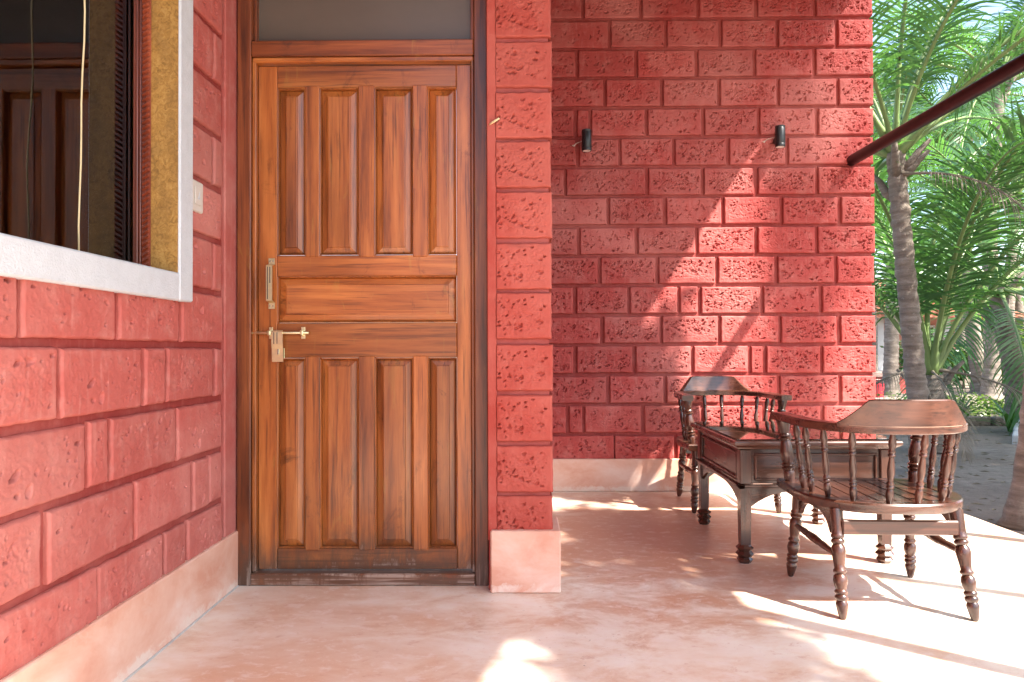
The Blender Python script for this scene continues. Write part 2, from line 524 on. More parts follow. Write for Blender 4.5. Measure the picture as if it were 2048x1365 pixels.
def soil():
    m, nt, p = newmat('sandy_soil'); t = NT(nt)
    wp = t.world_pos()
    a = t.noise(wp, 0.7, 6, 0.65); b = t.noise(wp, 9, 7, 0.7); d = t.noise(wp, 60, 4, 0.7)
    c = t.ramp(b, [(0.3, (0.17, 0.135, 0.11)), (0.55, (0.27, 0.225, 0.19)), (0.75, (0.36, 0.31, 0.27))])
    c = t.mix(t.ramp(a, [(0.42, 0.6), (0.6, 0.0)]), c, (0.16, 0.12, 0.095))
    c = t.mix(t.ramp(d, [(0.66, 0.0), (0.74, 0.8)]), c, (0.45, 0.40, 0.34))
    c = t.mix(t.ramp(d, [(0.22, 0.7), (0.34, 0.0)]), c, (0.09, 0.065, 0.05))
    t.l(c, p.inputs['Base Color']); p.inputs['Roughness'].default_value = 0.95
    t.l(t.bump(b, 0.8, 0.05), p.inputs['Normal'])
    return m
M['soil'] = soil()

def leaf(name, dark, light, trans=0.35, rough=0.35, vary=0.35):
    m, nt, p = newmat(name); t = NT(nt)
    oc = t.coords('Object', 3.0)
    n = t.noise(oc, 3.0, 4, 0.6)
    c = t.mix(t.ramp(n, [(0.3, 0.0), (0.7, 1.0)]), dark, light)
    hs = t.n('ShaderNodeHueSaturation')
    t.l(t.math('ADD', t.math('MULTIPLY', t.rand(), vary), 1 - vary / 2), hs.inputs['Value'])
    t.l(c, hs.inputs['Color'])
    t.l(hs.outputs[0], p.inputs['Base Color'])
    p.inputs['Roughness'].default_value = rough
    tr = t.n('ShaderNodeBsdfTranslucent')
    t.l(t.mix(1.0, hs.outputs[0], (1.0, 1.15, 0.5), 'MULTIPLY'), tr.inputs['Color'])
    mx = t.n('ShaderNodeMixShader'); mx.inputs[0].default_value = trans
    t.l(p.outputs[0], mx.inputs[1]); t.l(tr.outputs[0], mx.inputs[2])
    t.l(mx.outputs[0], nt.nodes['Material Output'].inputs[0])
    return m
M['frond'] = leaf('coconut_frond_green', (0.050, 0.135, 0.050), (0.115, 0.235, 0.085), 0.45)
M['frond_dry'] = leaf('dry_frond', (0.16, 0.13, 0.10), (0.27, 0.22, 0.17), 0.15, 0.7)
M['bush'] = leaf('bush_leaf_green', (0.035, 0.10, 0.02), (0.11, 0.20, 0.035))
M['cover'] = leaf('bright_ground_cover_green', (0.06, 0.14, 0.02), (0.17, 0.24, 0.035), 0.4)
M['lily'] = leaf('strap_leaf_green', (0.045, 0.14, 0.025), (0.10, 0.23, 0.05))
M['shade_leaf'] = leaf('glossy_tree_leaf', (0.03, 0.08, 0.02), (0.08, 0.15, 0.03), 0.2)
M['rachis'] = plain('green_petiole', (0.15, 0.22, 0.07), 0.45, var=0.2, scale=6, bump=0)

def bark():
    m, nt, p = newmat('ringed_palm_bark'); t = NT(nt)
    oc = t.coords('Object', 4.0)
    a = t.noise(t.mapping(oc, (4, 4, 22)), 1.0, 6, 0.65, 0.4); b = t.noise(oc, 30, 6, 0.7)
    c = t.ramp(a, [(0.3, (0.10, 0.080, 0.064)), (0.55, (0.20, 0.165, 0.135)), (0.78, (0.33, 0.29, 0.25))])
    c = t.mix(t.ramp(b, [(0.6, 0.0), (0.75, 0.7)]), c, (0.38, 0.36, 0.32))
    c = t.mix(t.ramp(b, [(0.25, 0.7), (0.4, 0.0)]), c, (0.06, 0.045, 0.035))
    t.l(c, p.inputs['Base Color']); p.inputs['Roughness'].default_value = 0.9
    t.l(t.bump(b, 0.8, 0.012), p.inputs['Normal'])
    return m
M['bark'] = bark()

# ------------------------------------------------------------------ laterite blocks (shared high-relief meshes)
_blk = {}
def block_mesh(L, H, var, pit, depth=0.034, flat_left=False):
    key = (round(L, 3), round(H, 3), var, pit, depth, flat_left)
    if key in _blk: return _blk[key]
    st = 0.0028
    nx = max(6, int(L / st)); nz = max(6, int(H / st))
    xs = np.linspace(-L / 2, L / 2, nx + 1); zs = np.linspace(-H / 2, H / 2, nz + 1)
    # finer rows at the very edge so that the arris rounds off
    Xg, Zg = np.meshgrid(xs, zs, indexing='ij')
    sd = 100 + var * 13 + int(L * 500)
    ex = np.minimum(Xg + L / 2, L / 2 - Xg)
    if flat_left: ex = L / 2 - Xg
    ez = np.minimum(Zg + H / 2, H / 2 - Zg)
    e = np.minimum(ex, ez)
    rag = perlin(Xg * 28 + 3, Zg * 28 + 7, sd)
    y = 0.008 * np.clip(1 - (e + 0.0025 * rag) / 0.0075, 0, 1) ** 2
    y = y + 0.0022 * perlin(Xg * 7, Zg * 7, sd + 1) + 0.0009 * perlin(Xg * 60, Zg * 60, sd + 2)
    m = sstep(0.012, 0.034, e + 0.020 * perlin(Xg * 22, Zg * 22, sd + 3) + 0.010 * perlin(Xg * 70, Zg * 70, sd + 13))
    n = perlin(Xg * 38, Zg * 48, sd + 4) + 0.6 * perlin(Xg * 90, Zg * 105, sd + 5) + 0.35 * perlin(Xg * 190, Zg * 190, sd + 10)
    clus = 0.5 + 0.9 * perlin(Xg * 8 + 3, Zg * 8, sd + 9)
    amt_ = np.random.RandomState(sd + 78).uniform(0.4, 1.2)
    y = y + m * pit * amt_ * (0.0036 * sstep(-0.1, 0.6, n) + 0.0028 * perlin(Xg * 120, Zg * 120, sd + 6)) - m * 0.0014 * pit
    # single holes: short crooked gouges with steep walls
    rs_ = np.random.RandomState(sd + 77)
    amt = rs_.uniform(0.45, 1.25)
    nh = int((1050 + 6800 * max(0, pit - 0.62)) * amt * L * H)
    holes = np.zeros_like(y)
    for _ in range(nh):
        hx, hz = rs_.uniform(-L / 2, L / 2), rs_.uniform(-H / 2, H / 2)
        i0 = int((hx + L / 2) / L * nx); k0 = int((hz + H / 2) / H * nz)
        if rs_.rand() > np.clip(clus[i0, k0] * 1.2, 0.06, 1) or m[i0, k0] < 0.3: continue
        an = rs_.normal(0.5, 0.5); la = rs_.gamma(1.8, 0.0021) + 0.0022; lb = la * rs_.uniform(0.3, 0.75)
        r = int(3 * la / st) + 3
        a0, a1, c0, c1 = max(0, i0 - r), min(nx + 1, i0 + r + 1), max(0, k0 - r), min(nz + 1, k0 + r + 1)
        U = Xg[a0:a1, c0:c1] - hx; W = Zg[a0:a1, c0:c1] - hz
        p_ = (U * np.cos(an) + W * np.sin(an)) / la; q_ = (-U * np.sin(an) + W * np.cos(an)) / lb
        q_ = q_ + 0.35 * p_ * p_ * rs_.normal()
        rr = np.sqrt(p_ * p_ + q_ * q_) + 0.5 * n[a0:a1, c0:c1]
        dpt = rs_.uniform(0.007, 0.018) * min(1.0, lb / 0.003) * sstep(1.15, 0.65, rr)
        holes[a0:a1, c0:c1] = np.maximum(holes[a0:a1, c0:c1], dpt) - 0.0007 * np.exp(-((rr - 1.5) / 0.3) ** 2)
    y = y + holes * sstep(0.0, 0.5, m)
    dx = 0.0032 * perlin(Xg * 21 + 50, Zg * 21, sd + 7); dz = 0.0032 * perlin(Xg * 21, Zg * 21 + 50, sd + 8)
    if flat_left: dx = dx * np.clip((Xg + L / 2) / 0.03, 0, 1)
    fade = np.clip(1 - e / 0.03, 0, 1)
    V = np.stack([Xg + dx * fade, y, Zg + dz * fade], -1).reshape(-1, 3)
    idx = np.arange((nx + 1) * (nz + 1)).reshape(nx + 1, nz + 1)
    F = np.stack([idx[:-1, :-1], idx[1:, :-1], idx[1:, 1:], idx[:-1, 1:]], -1).reshape(-1, 4)
    ring = np.concatenate([idx[:, 0], idx[-1, 1:], idx[-2::-1, -1], idx[0, -2:0:-1]])
    base = len(V)
    B = V[ring].copy(); B[:, 1] = depth
    k = np.arange(len(ring)); k2 = (k + 1) % len(ring)
    S = np.stack([ring[k2], ring[k], base + k, base + k2], -1)
    V = np.concatenate([V, B]); F = np.concatenate([F, S])
    me = bpy.data.meshes.new('block')
    me.vertices.add(len(V)); me.vertices.foreach_set('co', V.astype(np.float32).ravel())
    me.loops.add(len(F) * 4); me.loops.foreach_set('vertex_index', F.astype(np.int32).ravel())
    me.polygons.add(len(F))
    me.polygons.foreach_set('loop_start', (np.arange(len(F)) * 4).astype(np.int32))
    sm = np.ones(len(F), bool); sm[-len(S):] = False
    me.polygons.foreach_set('use_smooth', sm)
    me.update(calc_edges=True); me.validate()
    me.materials.append(M['red_faded'] if pit < 0.7 else M['red_deep'] if pit < 0.9 else M['red'])
    _blk[key] = me
    return me

STD = (0.366, 0.178)
def put_block(parent, a0, a1, zc, rotz, plane, along, pit, H=0.178, depth=0.034, flat_left=False):
    """a0..a1: extent along the wall; plane: the face position on the other axis"""
    L = a1 - a0
    var = rng.randrange(8)
    if 0.33 < L < 0.40 and depth < 0.05 and H == 0.178:
        me = block_mesh(STD[0], STD[1], var, pit); sc = L / STD[0]
    else:
        Lq = max(0.05, round(L / 0.03) * 0.03)
        me = block_mesh(Lq, H, var % 4, pit, depth, flat_left); sc = L / Lq
    c = (a0 + a1) / 2
    dz = rng.uniform(-0.0025, 0.0025); dp = rng.uniform(-0.0025, 0.0025)
    loc = (c, plane + dp, zc + dz) if along == 'x' else (plane - dp if rotz > 0 else plane + dp, c, zc + dz)
    return link('block', me, None, parent, loc=loc, rot=(0, rng.uniform(-0.004, 0.004) if along == 'x' else 0, rotz), scale=(sc, 1, 1))

# ------------------------------------------------------------------ the setting: porch floor, yard
b = MB(); b.box(-1.5, 2.56, -2.2, 5.4, -0.22, 0.0, 0.012)
tag(b.build('porch_floor', M['floor']), kind='structure')

# yard: one gently uneven sheet
n = 90
gx = np.linspace(-60, 120, n); gy = np.linspace(-60, 160, n)
def warp(a, c, k): return c + np.sign(a - c) * np.abs(a - c) ** 1.0
v = []; f = []
gxs = np.sign(np.linspace(-1, 1, n)) * np.abs(np.linspace(-1, 1, n)) ** 2.6 * 400 + 5
gys = np.sign(np.linspace(-1, 1, n)) * np.abs(np.linspace(-1, 1, n)) ** 2.6 * 400 + 8
GX, GY = np.meshgrid(gxs, gys, indexing='ij')
GZ = -0.20 + 0.035 * perlin(GX * 0.6, GY * 0.6, 5) + 0.015 * perlin(GX * 2.1, GY * 2.1, 6)
inside = (GX > -2.2) & (GX < 2.75) & (GY < 6.0) & (GY > -2.6)
GZ = np.where(inside, -0.215, GZ)
v = np.stack([GX, GY, GZ], -1).reshape(-1, 3).tolist()
f = [(i * n + j, (i + 1) * n + j, (i + 1) * n + j + 1, i * n + j + 1) for i in range(n - 1) for j in range(n - 1)]
g = MB(); g.v = [tuple(p) for p in v]; g.f = f
tag(g.build('ground', M['soil'], smooth=True), kind='structure')

# ------------------------------------------------------------------ back wall of the seating corner
YB = 4.81
bw = empty('block_wall', (1.25, YB, 0))
tag(bw, 'red painted wall of pitted blocks behind the table and chairs', 'wall')
def sub(root): return Vector(root.location)
def wall_part(root, name, mat, boxes, bev=0.0):
    o = sub(root); b = MB()
    for (x0, x1, y0, y1, z0, z1) in boxes:
        b.box(x0 - o.x, x1 - o.x, y0 - o.y, y1 - o.y, z0 - o.z, z1 - o.z, bev)
    return b.build(name, mat, root)
def wall_block(root, a0, a1, zc, rotz, plane, along, pit, **kw):
    o = put_block(root, a0, a1, zc, rotz, plane, along, pit, **kw)
    o.location = Vector(o.location) - sub(root)
    return o

wall_part(bw, 'joint_backing', M['red_joint'], [(-0.06, 2.366, YB + 0.019, YB + 0.21, 0, 4.0)])
ROWS = [
    (3.58, [(0.216, 0.386), (0.409, 0.775), (0.798, 1.179), (1.202, 1.578), (1.602, 1.982), (2.005, 2.38)]),
    (3.38, [(0.214, 0.423), (0.444, 0.814), (0.834, 1.2), (1.22, 1.589), (1.612, 1.982), (2.005, 2.38)]),
    (3.18, [(0.233, 0.602), (0.623, 0.982), (1.002, 1.347), (1.371, 1.731), (1.751, 2.127), (2.15, 2.38)]),
    (2.98, [(0.216, 0.382), (0.402, 0.779), (0.802, 1.186), (1.209, 1.575), (1.597, 1.975), (2.0, 2.38)]),
    (2.78, [(0.216, 0.568), (0.589, 0.95), (0.972, 1.334), (1.357, 1.734), (1.754, 2.134), (2.154, 2.38)]),
    (2.58, [(0.216, 0.368), (0.393, 0.467), (0.489, 0.847), (0.869, 1.227), (1.251, 1.6), (1.622, 1.989), (2.014, 2.38)]),
    (2.38, [(0.216, 0.382), (0.405, 0.667), (0.687, 1.03), (1.051, 1.393), (1.416, 1.789), (1.812, 2.38)]),
    (2.18, [(0.216, 0.299), (0.317, 0.847), (0.871, 1.223), (1.244, 1.578), (1.607, 1.989), (2.009, 2.38)]),
    (1.98, [(0.216, 0.586), (0.607, 0.965), (0.991, 1.357), (1.378, 1.747), (1.771, 2.136), (2.161, 2.38)]),
    (1.78, [(0.216, 0.386), (0.409, 0.775), (0.798, 1.179), (1.202, 1.578), (1.602, 1.982), (2.005, 2.38)]),
    (1.58, [(0.216, 0.524), (0.547, 0.913), (0.936, 1.313), (1.336, 1.71), (1.736, 2.106), (2.131, 2.38)]),
    (1.38, [(0.216, 0.358), (0.382, 0.722), (0.743, 1.058), (1.078, 1.196), (1.22, 1.614), (1.637, 2.005), (2.03, 2.38)]),
    (1.18, [(0.223, 0.54), (0.565, 0.938), (0.957, 1.329), (1.35, 1.734), (1.754, 2.122), (2.15, 2.38)]),
    (0.98, [(0.216, 0.358), (0.382, 0.754), (0.779, 1.145), (1.168, 1.527), (1.551, 1.627), (1.654, 2.009), (2.03, 2.38)]),
    (0.78, [(0.223, 0.579), (0.604, 0.961), (0.985, 1.334), (1.357, 1.72), (1.745, 2.131), (2.154, 2.38)]),
    (0.58, [(0.223, 0.306), (0.329, 0.416), (0.434, 0.809), (0.837, 1.209), (1.233, 1.62), (1.644, 2.009), (2.033, 2.38)]),
    (0.38, [(0.233, 0.627), (0.634, 1.03), (1.051, 1.409), (1.433, 1.796), (1.819, 2.182), (2.202, 2.38)]),
]
for zt, row in ROWS:
    zc = zt - 0.10
    for i, (a0, a1) in enumerate(row):
        if i == 0: a0 = 0.14
        last = i == len(row) - 1
        wall_block(bw, a0, a1 + (rng.uniform(-0.004, 0.006) if last else 0), zc, 0, YB, 'x', 1.0, depth=0.20 if last else 0.034)
wall_part(bw, 'baseboard', M['cement'], [(0.14, 2.395, YB - 0.016, YB + 0.022, 0.001, 0.217)], 0.004)

# side wall of the house between the door pillar and the back wall (seen only from the right)
sw = empty('block_wall', (0.12, 3.9, 0))
tag(sw, 'red block side wall running back from the door pillar', 'wall')
wall_part(sw, 'joint_backing', M['red_joint'], [(-0.06, 0.090, 3.05, YB + 0.012, 0, 4.0)])
for r in range(17):
    zc = 0.28 + 0.2 * r
    y = 3.06 - (0.19 if r % 2 else 0)
    while y < 4.78:
        a0 = max(3.06, y); a1 = min(4.79, y + 0.366)
        if a1 - a0 > 0.06:
            wall_block(sw, a0, a1, zc, math.pi / 2, 0.104, 'y', 1.0)
        y += 0.388
wall_part(sw, 'baseboard', M['cement'], [(0.07, 0.122, 3.05, YB - 0.018, 0.001, 0.217)], 0.004)

# ------------------------------------------------------------------ pillar beside the door
YP = 2.82
pl = empty('block_pillar', (0.0, YP + 0.1, 0))
tag(pl, 'narrow red pillar of stacked pitted blocks right beside the door', 'pillar')
wall_part(pl, 'joint_backing', M['red_joint'], [(-0.126, 0.116, YP + 0.017, YP + 0.232, 0, 4.0)])
wall_part(pl, 'plaster_strip', M['red_deep'], [(-0.1285, -0.0925, YP + 0.001, YP + 0.20, 0.2, 4.0)], 0.003)
for r in range(18):
    zc = 0.28 + 0.2 * r
    wall_block(pl, -0.092, 0.128 + rng.uniform(-0.004, 0.004), zc + 0.002, 0, YP, 'x', 0.78, H=0.183, depth=0.22, flat_left=True)
wall_part(pl, 'baseboard', M['cement'], [(-0.118, 0.156, YP - 0.024, YP + 0.225, 0.001, 0.243)], 0.005)
b = MB(); b.tube([(-0.118, -0.10, 1.842), (-0.10, -0.112, 1.850), (-0.078, -0.116, 1.862)], [0.003, 0.005, 0.004], 7)
b.build('plaster_chip', M['cord'], pl, smooth=True)

# ------------------------------------------------------------------ left wall with the window
XL = -1.155
lw = empty('block_wall', (XL, 1.2, 0))
tag(lw, 'red painted block wall on the left carrying the white framed window', 'wall')
WY0, WY1, WZ0, WZ1 = 0.75, 2.366, 1.21, 2.42
wall_part(lw, 'joint_backing', M['red_joint'], [
    (XL - 0.26, XL - 0.015, -2.2, 2.95, 0, WZ0 - 0.02), (XL - 0.26, XL - 0.015, -2.2, 2.95, WZ1 + 0.02, 4.0),
    (XL - 0.26, XL - 0.015, -2.2, WY0 - 0.02, WZ0 - 0.02, WZ1 + 0.02), (XL - 0.26, XL - 0.015, WY1 + 0.02, 2.95, WZ0 - 0.02, WZ1 + 0.02)])
LROWS = {
    0: [(1.569, 1.948), (1.959, 2.31), (2.325, 2.464), (2.481, 2.762)],
    1: [(1.45, 1.721), (1.744, 2.126), (2.147, 2.506), (2.524, 2.642), (2.658, 2.762)],
    2: [(1.499, 1.895), (1.909, 1.996), (2.012, 2.387), (2.407, 2.760)],
    3: [(1.40, 1.776), (1.793, 2.173), (2.194, 2.314), (2.337, 2.677), (2.704, 2.762)],
    4: [(1.25, 1.634), (1.651, 2.032), (2.056, 2.415), (2.437, 2.760)],
}
def lrow(z0, row, lo=-2.1):
    y = row[0][0] - 0.018
    for a0, a1 in row: wall_block(lw, a0, a1, z0 + 0.1, math.pi / 2, XL, 'y', 0.62)
    while y > lo:
        wall_block(lw, y - 0.366, y, z0 + 0.1, math.pi / 2, XL, 'y', 0.62); y -= 0.386
for k, row in LROWS.items(): lrow(0.17 + 0.2 * k, row)
for k in range(5, 18):
    z0 = 0.17 + 0.2 * k
    row = [(2.40, 2.672), (2.690, 2.760)] if k % 2 else [(2.40, 2.760)]
    if z0 + 0.1 > WZ1 + 0.1: row = [(2.0, 2.366), (2.385, 2.76)] if k % 2 else [(1.85, 2.20), (2.22, 2.585), (2.605, 2.76)]
    if z0 + 0.1 < WZ1 + 0.1:
        for a0, a1 in row: wall_block(lw, a0, a1, z0 + 0.1, math.pi / 2, XL, 'y', 0.62)
        y = 0.71
        while y > -2.1:
            wall_block(lw, y - 0.366, y, z0 + 0.1, math.pi / 2, XL, 'y', 0.62); y -= 0.386
    else:
        lrow(z0, row)
wall_part(lw, 'plaster_band', M['red_faded'], [(XL - 0.03, XL + 0.001, 2.785, 2.935, 0.2, 4.0)], 0.004)
wall_part(lw, 'baseboard', M['cement'], [(XL - 0.03, XL + 0.013, -2.1, 2.915, 0.001, 0.222)], 0.004)

wall_part(lw, 'floor_joint', M['kerb'], [(XL + 0.0132, XL + 0.0185, -2.1, 2.88, 0.0005, 0.0045)])

# wall above the door
ow = empty('block_wall', (-0.6, 2.95, 2.7))
tag(ow, 'red block wall above the door and its transom window', 'wall')
wall_part(ow, 'joint_backing', M['red_joint'], [(-1.17, -0.10, 2.94, 3.15, 2.66, 4.0)])
for r in range(5):
    zc = 2.77 + 0.2 * r
    for a0, a1 in ([(-1.14, -0.79), (-0.77, -0.41), (-0.39, -0.13)] if r % 2 else [(-1.14, -0.95), (-0.93, -0.57), (-0.55, -0.19)]):
        wall_block(ow, a0, a1, zc, 0, 2.92, 'x', 1.0)

# ------------------------------------------------------------------ window
wd = empty('window', (XL, 1.55, WZ0))
tag(wd, 'dark glass window in a rough white painted surround', 'window')
def wpart(name, mat, boxes, bev=0.002): return wall_part(wd, name, mat, boxes, bev)
XF = XL + 0.024
wpart('surround', M['white'], [(XL - 0.03, XF, WY1, WY1 + 0.096, WZ0 - 0.092, WZ1 + 0.09)], 0.005)
wpart('surround', M['white'], [(XL - 0.03, XF - 0.0015, WY0 - 0.09, WY1 - 0.0005, WZ0 - 0.092, WZ0)], 0.005)
wpart('surround', M['white'], [(XL - 0.03, XF - 0.0015, WY0 - 0.09, WY1 - 0.0005, WZ1, WZ1 + 0.09)], 0.005)
wpart('surround', M['white'], [(XL - 0.03, XF, WY0 - 0.09, WY0, WZ0 + 0.0005, WZ1 - 0.0005)], 0.005)
XG = XL - 0.132
wpart('jamb_board', M['gold'], [(XG + 0.001, XF - 0.007, WY1 - 0.004, WY1 - 0.0006, WZ0 + 0.0008, WZ1 - 0.0008)], 0)
wpart('jamb_board', M['gold'], [(XG + 0.001, XL - 0.031, WY0 - 0.018, WY0 + 0.004, WZ0 - 0.018, WZ1 + 0.018)], 0)
wpart('sill_board', M['gold'], [(XG + 0.001, XL - 0.031, WY0 + 0.005, WY1 - 0.005, WZ0 - 0.018, WZ0 - 0.002)], 0)
wpart('head_board', M['gold'], [(XG + 0.001, XL - 0.031, WY0 + 0.005, WY1 - 0.005, WZ1 + 0.002, WZ1 + 0.018)], 0)
wpart('pane', M['pane'], [(XG - 0.006, XG, WY0 - 0.018, WY1 + 0.018, WZ0 - 0.018, WZ1 + 0.018)], 0)
b = MB(); b.prism([(XG - 0.0125 - XL, WY1 - 0.004 - 1.55), (XG - 0.062 - XL, WY1 - 0.118 - 1.55), (XG - 0.075 - XL, WY1 - 0.118 - 1.55), (XG - 0.100 - XL, WY1 + 0.018 - 1.55), (XG - 0.0125 - XL, WY1 + 0.018 - 1.55)], -0.018, WZ1 - WZ0 + 0.018, 'z'); b.build('jamb_board', M['gold_brightened'], wd)  # inner jamb: splayed to catch light, its colour brightened as if better lit
wpart('jamb_board', M['gold'], [(XG - 0.140, XG - 0.0125, WY0 - 0.018, WY0 + 0.004, WZ0 - 0.018, WZ1 + 0.018)], 0)
wpart('sill_board', M['gold'], [(XG - 0.140, XG - 0.0125, WY0 + 0.005, WY1 - 0.005, WZ0 - 0.018, WZ0 - 0.002)], 0)
wpart('head_board', M['gold'], [(XG - 0.140, XG - 0.0125, WY0 + 0.005, WY1 - 0.005, WZ1 + 0.002, WZ1 + 0.018)], 0)
RX0, RX1, RY0, RY1 = XL - 2.6, XL - 0.275, -1.2, 2.95
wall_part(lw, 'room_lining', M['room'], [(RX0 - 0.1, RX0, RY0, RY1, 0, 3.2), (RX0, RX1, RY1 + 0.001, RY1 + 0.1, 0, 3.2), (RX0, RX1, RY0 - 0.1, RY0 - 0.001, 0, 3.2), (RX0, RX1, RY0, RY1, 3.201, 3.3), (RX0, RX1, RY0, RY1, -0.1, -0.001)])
# moulded bead and rope carving against the glass on the far jamb
b = MB(); o = sub(wd)
for i, (xa, w, d) in enumerate([(XG + 0.004, 0.010, 0.010), (XG + 0.015, 0.008, 0.016), (XG + 0.024, 0.007, 0.011)]):
    b.box(xa - o.x, xa + w - o.x, WY1 - 0.004 - d - o.y, WY1 - 0.0045 - o.y, 0.0, WZ1 - o.z, 0.002)
b.build('bead_moulding', M['trim_red'], wd)
rope = MB()
z = 0.01
while z < WZ1 - WZ0 - 0.01:
    x = XG + 0.046 - o.x; y = WY1 - 0.008 - o.y
    rope.add([(x - 0.012, y, z), (x + 0.012, y, z + 0.014), (x + 0.012, y, z + 0.026), (x - 0.012, y, z + 0.012),
              (x - 0.009, y - 0.012, z + 0.006), (x + 0.009, y - 0.012, z + 0.018)],
             [(0, 1, 5, 4), (3, 4, 5, 2), (0, 4, 3), (1, 2, 5), (0, 3, 2, 1)])
    z += 0.0185
rope.box(XG + 0.032 - o.x, XG + 0.060 - o.x, WY1 - 0.0085 - o.y, WY1 - 0.005 - o.y, 0.0, WZ1 - o.z)
rope.build('rope_carving', M['trim_red'], wd)

cd = MB()
pts = []
for i in range(15):
    z = 2.42 - i * 0.0866
    pts.append((0.003 * math.sin(i * 1.3), 0.004 * math.sin(i * 0.9 + 1) - 0.0022 * i, z - 1.2))
cd.tube(pts, 0.0024, 6)
c = cd.build('hanging_cord', M['cord'], None, smooth=True, loc=(XL - 0.06, 1.985, 1.2))
tag(c, 'thin straw coloured cord hanging in front of the dark window glass', 'cord')

sp = empty('wall_switch', (XL, 2.525, 1.50))
tag(sp, 'small white bell switch on the red wall beside the window', 'switch')
b = MB(); b.box(-0.01, 0.010, -0.046, 0.046, -0.055, 0.055, 0.004); b.build('plate', M['plastic'], sp)
b = MB(); b.box(0.0105, 0.0135, -0.024, 0.024, -0.032, 0.032, 0.002); b.build('rocker', M['plastic'], sp)
b = MB(); b.prism([(0.010, -0.012), (0.010, 0.018), (-0.008, -0.012)], 0.0136, 0.0148, 'x'); b.build('bell_mark', M['white'], sp)

# ------------------------------------------------------------------ door frame with transom
YF = 2.885
df = empty('door_frame', (-0.64, YF, 0))
tag(df, 'dark varnished timber door frame with glazed transom above the door', 'door frame')
def dpart(root, name, mat, x0, x1, y0, y1, z0, z1, bev=0.004):
    o = sub(root); cx = (x0 + x1) / 2; cz = (z0 + z1) / 2
    b = MB(); b.box(x0 - cx, x1 - cx, y0 - YF, y1 - YF, z0 - cz, z1 - cz, bev)
    return b.build(name, mat, root, loc=(cx - o.x, YF - o.y, cz - o.z))
dpart(df, 'jamb', M['frame_z'], -1.1485, -1.092, YF, YF + 0.11, 0.0, 2.66)
dpart(df, 'jamb', M['frame_z'], -0.184, -0.1295, YF, YF + 0.11, 0.0, 2.66)
dpart(df, 'door_stop', M['door_z'], -1.0915, -1.076, YF + 0.014, YF + 0.10, 0.052, 2.135, 0.003)
dpart(df, 'door_stop', M['frame_z'], -0.197, -0.1845, YF + 0.014, YF + 0.10, 0.052, 2.135, 0.003)
dpart(df, 'threshold', M['frame_x'], -1.0915, -0.1845, YF - 0.002, YF + 0.10, 0.002, 0.050)
dpart(df, 'head_rail', M['frame_x'], -1.0915, -0.1845, YF + 0.004, YF + 0.10, 2.150, 2.215)
dpart(df, 'head_moulding', M['door_x'], -1.0905, -0.1855, YF + 0.012, YF + 0.10, 2.1285, 2.149, 0.004)
dpart(df, 'top_rail', M['frame_x'], -1.0915, -0.1845, YF + 0.002, YF + 0.10, 2.60, 2.659)
dpart(df, 'transom_pane', M['transom'], -1.090, -0.186, YF + 0.055, YF + 0.061, 2.217, 2.598, 0)
dpart(df, 'glazing_bead', M['frame_z'], -1.0905, -1.078, YF + 0.030, YF + 0.054, 2.217, 2.598, 0.002)
dpart(df, 'glazing_bead', M['frame_z'], -0.198, -0.1855, YF + 0.030, YF + 0.054, 2.217, 2.598, 0.002)

# ------------------------------------------------------------------ door leaf
YD = 2.925
dr = empty('door', (-0.64, YD, 0.05))
tag(dr, 'varnished wooden panelled door with eight tall panels and one wide one', 'door')
def rail(name, mat, x0, x1, z0, z1, y=0.0, bev=0.003):
    cx = (x0 + x1) / 2; cz = (z0 + z1) / 2
    b = MB(); b.box(x0 - cx, x1 - cx, y, 0.038, z0 - cz, z1 - cz, bev)
    return b.build(name, mat, dr, loc=(cx + 0.64, 0, cz - 0.05))
def panel(x0, x1, z0, z1, mat, bw_=0.030):
    cx = (x0 + x1) / 2; cz = (z0 + z1) / 2
    hx = (x1 - x0) / 2; hz = (z1 - z0) / 2
    rings = [(0.0, 0.020), (0.003, 0.017), (bw_ - 0.002, 0.0085), (bw_, 0.0052), (bw_ + 0.003, 0.0045)]
    v = []; f = []
    for ins, y in rings:
        a, c = hx - ins, hz - ins
        v += [(-a, y, -c), (a, y, -c), (a, y, c), (-a, y, c)]
    for i in range(len(rings) - 1):
        for k in range(4):
            k2 = (k + 1) % 4
            f.append((i * 4 + k, i * 4 + k2, i * 4 + 4 + k2, i * 4 + 4 + k))
    n_ = len(v) - 4
    f.append((n_, n_ + 1, n_ + 2, n_ + 3))
    m_ = len(v); v += [(-hx, 0.03, -hz), (hx, 0.03, -hz), (hx, 0.03, hz), (-hx, 0.03, hz)]
    for k in range(4):
        k2 = (k + 1) % 4
        f.append((k, k2, m_ + k2, m_ + k))
    f.append((m_, m_ + 1, m_ + 2, m_ + 3))
    b = MB().add(v, f)
    return b.build('panel', mat, dr, loc=(cx + 0.64, 0, cz - 0.05))
def bead(x0, x1, z0, z1):
    """thin moulded edge round a panel opening"""
    w = 0.0065
    cx = (x0 + x1) / 2; cz = (z0 + z1) / 2; hx = (x1 - x0) / 2; hz = (z1 - z0) / 2
    v = []; f = []
    for ins, y in ((0, 0.002), (0.002, -0.0012), (0.0045, 0.001), (w, 0.018)):
        a, c = hx - ins, hz - ins
        v += [(-a, y, -c), (a, y, -c), (a, y, c), (-a, y, c)]
    for i in range(3):
        for k in range(4):
            k2 = (k + 1) % 4
            f.append((i * 4 + k, i * 4 + k2, i * 4 + 4 + k2, i * 4 + 4 + k))
    MB().add(v, f).build('panel_bead', M['door_z'], dr, loc=(cx + 0.64, 0, cz - 0.05))
X0, X1 = -0.998, -0.258
rail('stile', M['door_z'], -1.0745, X0, 0.0545, 2.124)
rail('stile', M['door_z'], X1, -0.1985, 0.0545, 2.124)
